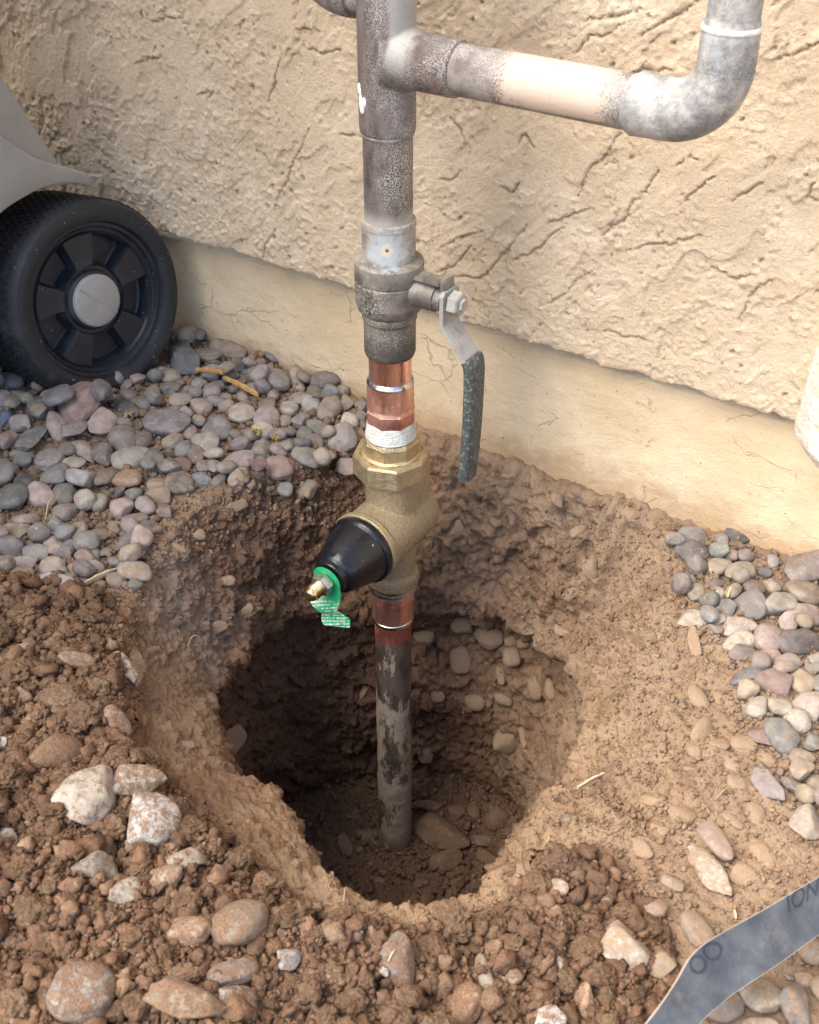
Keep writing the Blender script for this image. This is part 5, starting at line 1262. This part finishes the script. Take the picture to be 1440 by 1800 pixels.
# ------------------------------------------------------------------ twigs, straw and leaf bits
def stick(px0, py0, px1, py1, w, name, mat, label, cat, lift=.012, flat=.45, bend=.0, parent=None):
    def pt(px, py):
        p0 = on_z(px, py, .0); i, j = int((p0[0] - HX0) / HC), int((p0[1] - HY0) / HC)
        z = Hm[j, i] if 0 <= i < HNX and 0 <= j < HNY else 0
        for _ in range(3):
            p = on_z(px, py, z + w * .4); i, j = min(max(int((p[0] - HX0) / HC), 0), HNX - 1), min(max(int((p[1] - HY0) / HC), 0), HNY - 1); z = max(Hm[j, i], -.03)
        return Vector(p)
    a, b = pt(px0, py0), pt(px1, py1); mid = (a + b) / 2 + Vector((0, 0, bend + .001))
    pth_ = spline([a, mid, b], 14); bm = bmesh.new()
    ws = [w * (.75 + .3 * math.sin(i * 1.7) * .4 + .25 * math.sin(math.pi * i / 13)) for i in range(14)]
    sweep(bm, pth_, lambda i: [(ws[i] * math.cos(q), ws[i] * flat * math.sin(q) + (.1 * w if k % 2 else 0)) for k, q in enumerate(np.linspace(0, 2 * math.pi, 10, endpoint=False))], Vector((.2, .1, 1)))
    return obj(name, bm_mesh(name, bm, MAT[mat], 40), label=label, cat=cat)
stick(394, 664, 454, 695, .0026, 'wood_splinter', 'splinter', 'orange-brown wood splinter lying across the gravel', 'stick', flat=.5)
stick(345, 650, 392, 655, .0022, 'wood_splinter', 'splinter', 'short brown bark piece beside the orange-brown splinter', 'stick')
stick(147, 1027, 209, 1001, .0030, 'wood_chip', 'chip', 'pale pointed wood chip beside the long grey pebble', 'stick')
stick(95, 876, 80, 918, .0011, 'straw', 'straw', 'yellow dry straw standing between the left pebbles', 'straw', bend=.004)
stick(62, 929, 96, 938, .0010, 'straw', 'straw', 'short yellow straw lying below the upright straw', 'straw')
stick(1279, 1050, 1284, 1032, .0016, 'straw', 'straw', 'yellow straw stub behind the small blue-grey pebble', 'straw')
stick(585, 646, 645, 657, .0007, 'root', 'root', 'thin bent brown root along the footing', 'root', bend=.003)
stick(1240, 1050, 1268, 1030, .0016, 'twig', 'root', 'grey-brown twig between pebbles near the right wall corner', 'twig')
stick(1015, 1385, 1062, 1360, .0022, 'root', 'chip', 'pale root poking from the right rim', 'root')
stick(683, 1690, 694, 1670, .0012, 'twig', 'chip', 'short pale twig on the soil before the hole', 'twig')
stick(1290, 1600, 1294, 1615, .0012, 'twig', 'chip', 'white sliver on soil just above the strap', 'twig')
def leaf(px, py, size, mat, label):
    p0 = on_z(px, py, .012); i, j = int((p0[0] - HX0) / HC), int((p0[1] - HY0) / HC); z = Hm[j, i] + .002; p = on_z(px, py, z)
    bm = bmesh.new(); n = 18; c = bm.verts.new((0, 0, .0012)); rngs = []
    for k in range(n):
        a = 2 * math.pi * k / n; r_ = size * (.75 + .35 * math.sin(a * 5 + px) * random.uniform(.5, 1)); rngs.append(bm.verts.new((r_ * math.cos(a), r_ * .75 * math.sin(a), random.uniform(-.2, .5) * size)))
    for k in range(n): bm.faces.new((c, rngs[k], rngs[(k + 1) % n]))
    e = bmesh.ops.solidify(bm, geom=bm.faces[:], thickness=.0004)
    o = obj('dry_leaf', bm_mesh('dry_leaf', bm, MAT[mat], 30), label=label, cat='leaf'); o.location = Vector(p); o.rotation_euler = (random.uniform(-.3, .3), random.uniform(-.3, .3), random.uniform(0, 6))
for q in [(604,1585,610,1560),(960,1490,968,1470),(1258,1405,1290,1388),(330,1135,352,1120)]:
    stick(*q, .0005, 'root', 'straw', {604: 'fine root hair at the near rim of the hole', 960: 'fine root hair at the right front rim', 1258: 'thin dry stalk among the half buried stones', 330: 'thin rootlet on the grey left bank'}[q[0]], 'root', bend=.004)
leaf(450, 759, .0055, 'leaf', 'crumpled yellow leaf bit in the middle of the gravel')
leaf(484, 768, .0040, 'leaf', 'small yellow leaf bit right of the larger one')
leaf(290, 702, .0050, 'leaf2', 'curled orange leaf bit near the wheel')
leaf(225, 728, .0055, 'straw', 'pale yellow husk lying below the wheel')
leaf(452, 625, .0060, 'leaf2', 'brown-orange leaf tuft near the footing')

# ------------------------------------------------------------------ beyond 300 pebbles the smallest make one mass
def seen_size(s): return s['size'] / max(depth_of(s['p']), .1)
peb = sorted((s for s in STONES if s['kind'] == 'pebble'), key=seen_size, reverse=True)
NAMES_ = {m_.name: i for i, m_ in enumerate(PEB)}
KEEP_ = {ZN[k] for k in ('br', 'dr', 'sl', 'sn', 'pf', 'bw')}
loose_ = lambda s: s['o'].data.name in NAMES_ and s['zone'] not in KEEP_
peb = [s for s in peb if not loose_(s)] + [s for s in peb if loose_(s)]
I3L = ico(3); low = {}; Vs, Fs, Cs = [], [], []; off = 0
for s in peb[298:]:
    o = s['o']; i = NAMES_[o.data.name]
    if i not in low:
        lm_ = pebble_mesh(i, I3L); vv = np.empty(len(lm_.vertices) * 3, np.float32); lm_.vertices.foreach_get('co', vv); low[i] = vv.reshape(-1, 3); bpy.data.meshes.remove(lm_)
    mw_ = np.array(o.matrix_basis); W = low[i] @ mw_[:3, :3].T + mw_[:3, 3]
    Vs.append(W); Fs.append(I3L[1] + off); off += len(W); Cs.append(np.tile(np.array(o.color[:3] + (1.0,) if isinstance(o.color[:3], tuple) else list(o.color[:3]) + [1.0]), (len(W), 1)))
    STONES.remove(s); bpy.data.objects.remove(o)
if Vs:
    mp = mesh_np('pebble_fill', np.concatenate(Vs), np.concatenate(Fs), MAT['stone_mass'])
    at_ = mp.attributes.new('tint', 'FLOAT_COLOR', 'POINT'); at_.data.foreach_set('color', np.concatenate(Cs).astype(np.float32).ravel())
    obj('pebble_fill', mp, label='smallest pebbles filling gaps in the gravel', kind='stuff')

# ------------------------------------------------------------------ words that single each stone out
from collections import defaultdict
LM = {'wheel': Vector((-.28, .0, .0)), 'pipe': Vector((0, 0, -.02)), 'strap': (A[40] + B[40]) / 2, 'wall corner': Vector((.245, .1, .0))}
def size_word(s):
    pxs = s['size'] / max(depth_of(s['p']), .1) * FPX * 2
    return 'tiny' if pxs < 26 else 'small' if pxs < 38 else 'medium' if pxs < 54 else 'large' if pxs < 80 else 'very large'
for s in STONES: s['base'] = f"{size_word(s)} {s['col']} {s['shape']} {s['kind']} {s['zone']}"; s['xy'] = project(s['p'])
def nbrs(s):
    return sorted((t for t in STONES if t is not s), key=lambda t: (t['p'] - s['p']).length - t['size'] * .6)
groups = defaultdict(list)
for s in STONES: groups[s['base']].append(s)
final = {}
for base, L in groups.items():
    if len(L) == 1: final[id(L[0])] = base; continue
    sub = defaultdict(list)
    for s in L:
        n_ = nbrs(s); s['n1'], s['n2'] = n_[0], n_[1]
        sub[(n_[0]['col'], n_[0]['kind'])].append(s)
    for key, M2 in sub.items():
        if len(M2) == 1: final[id(M2[0])] = f"{base}, touching a {key[0]} {key[1]}"; continue
        sub2 = defaultdict(list)
        for s in M2: sub2[s['n2']['col']].append(s)
        for k2, M3 in sub2.items():
            for s in M3: final[id(s)] = f"{base}, between {key[0]} and {k2} ones"
cnt = defaultdict(list)
for s in STONES: cnt[final[id(s)]].append(s)
ORD = ['leftmost', 'second from left', 'third from left', 'fourth from left', 'fifth from left', 'sixth from left', 'seventh from left', 'eighth from left', 'ninth from left', 'tenth from left', 'eleventh from left',
       'twelfth from left', 'thirteenth from left', 'fourteenth from left', 'fifteenth from left', 'sixteenth from left', 'seventeenth from left', 'eighteenth from left', 'nineteenth from left', 'twentieth from left', 'twenty-first from left', 'twenty-second from left', 'twenty-third from left', 'twenty-fourth from left', 'twenty-fifth from left', 'twenty-sixth from left']
for lab, L in cnt.items():
    if len(L) > 1 or len(lab.split()) > 16:
        for s in L:
            allof = sorted(groups[s['base']], key=lambda t: t['xy'][0]); k = allof.index(s)
            w = s['base'].replace(' ' + s['kind'] + ' ', ' ' + s['kind'] + 's ', 1)
            if k < len(ORD): final[id(s)] = f"{ORD[k]} among {w}"
for s in STONES:
    o = s['o']; lab = final[id(s)]
    w = lab.split()
    o['label'] = ' '.join(w[:16]); o['category'] = s['kind']
    o['group'] = {'pebble': 'pebbles and cobbles lying around the hole', 'rock': 'angular stones around the hole', 'clod': 'soil clods on the heaped soil'}[s['kind']]
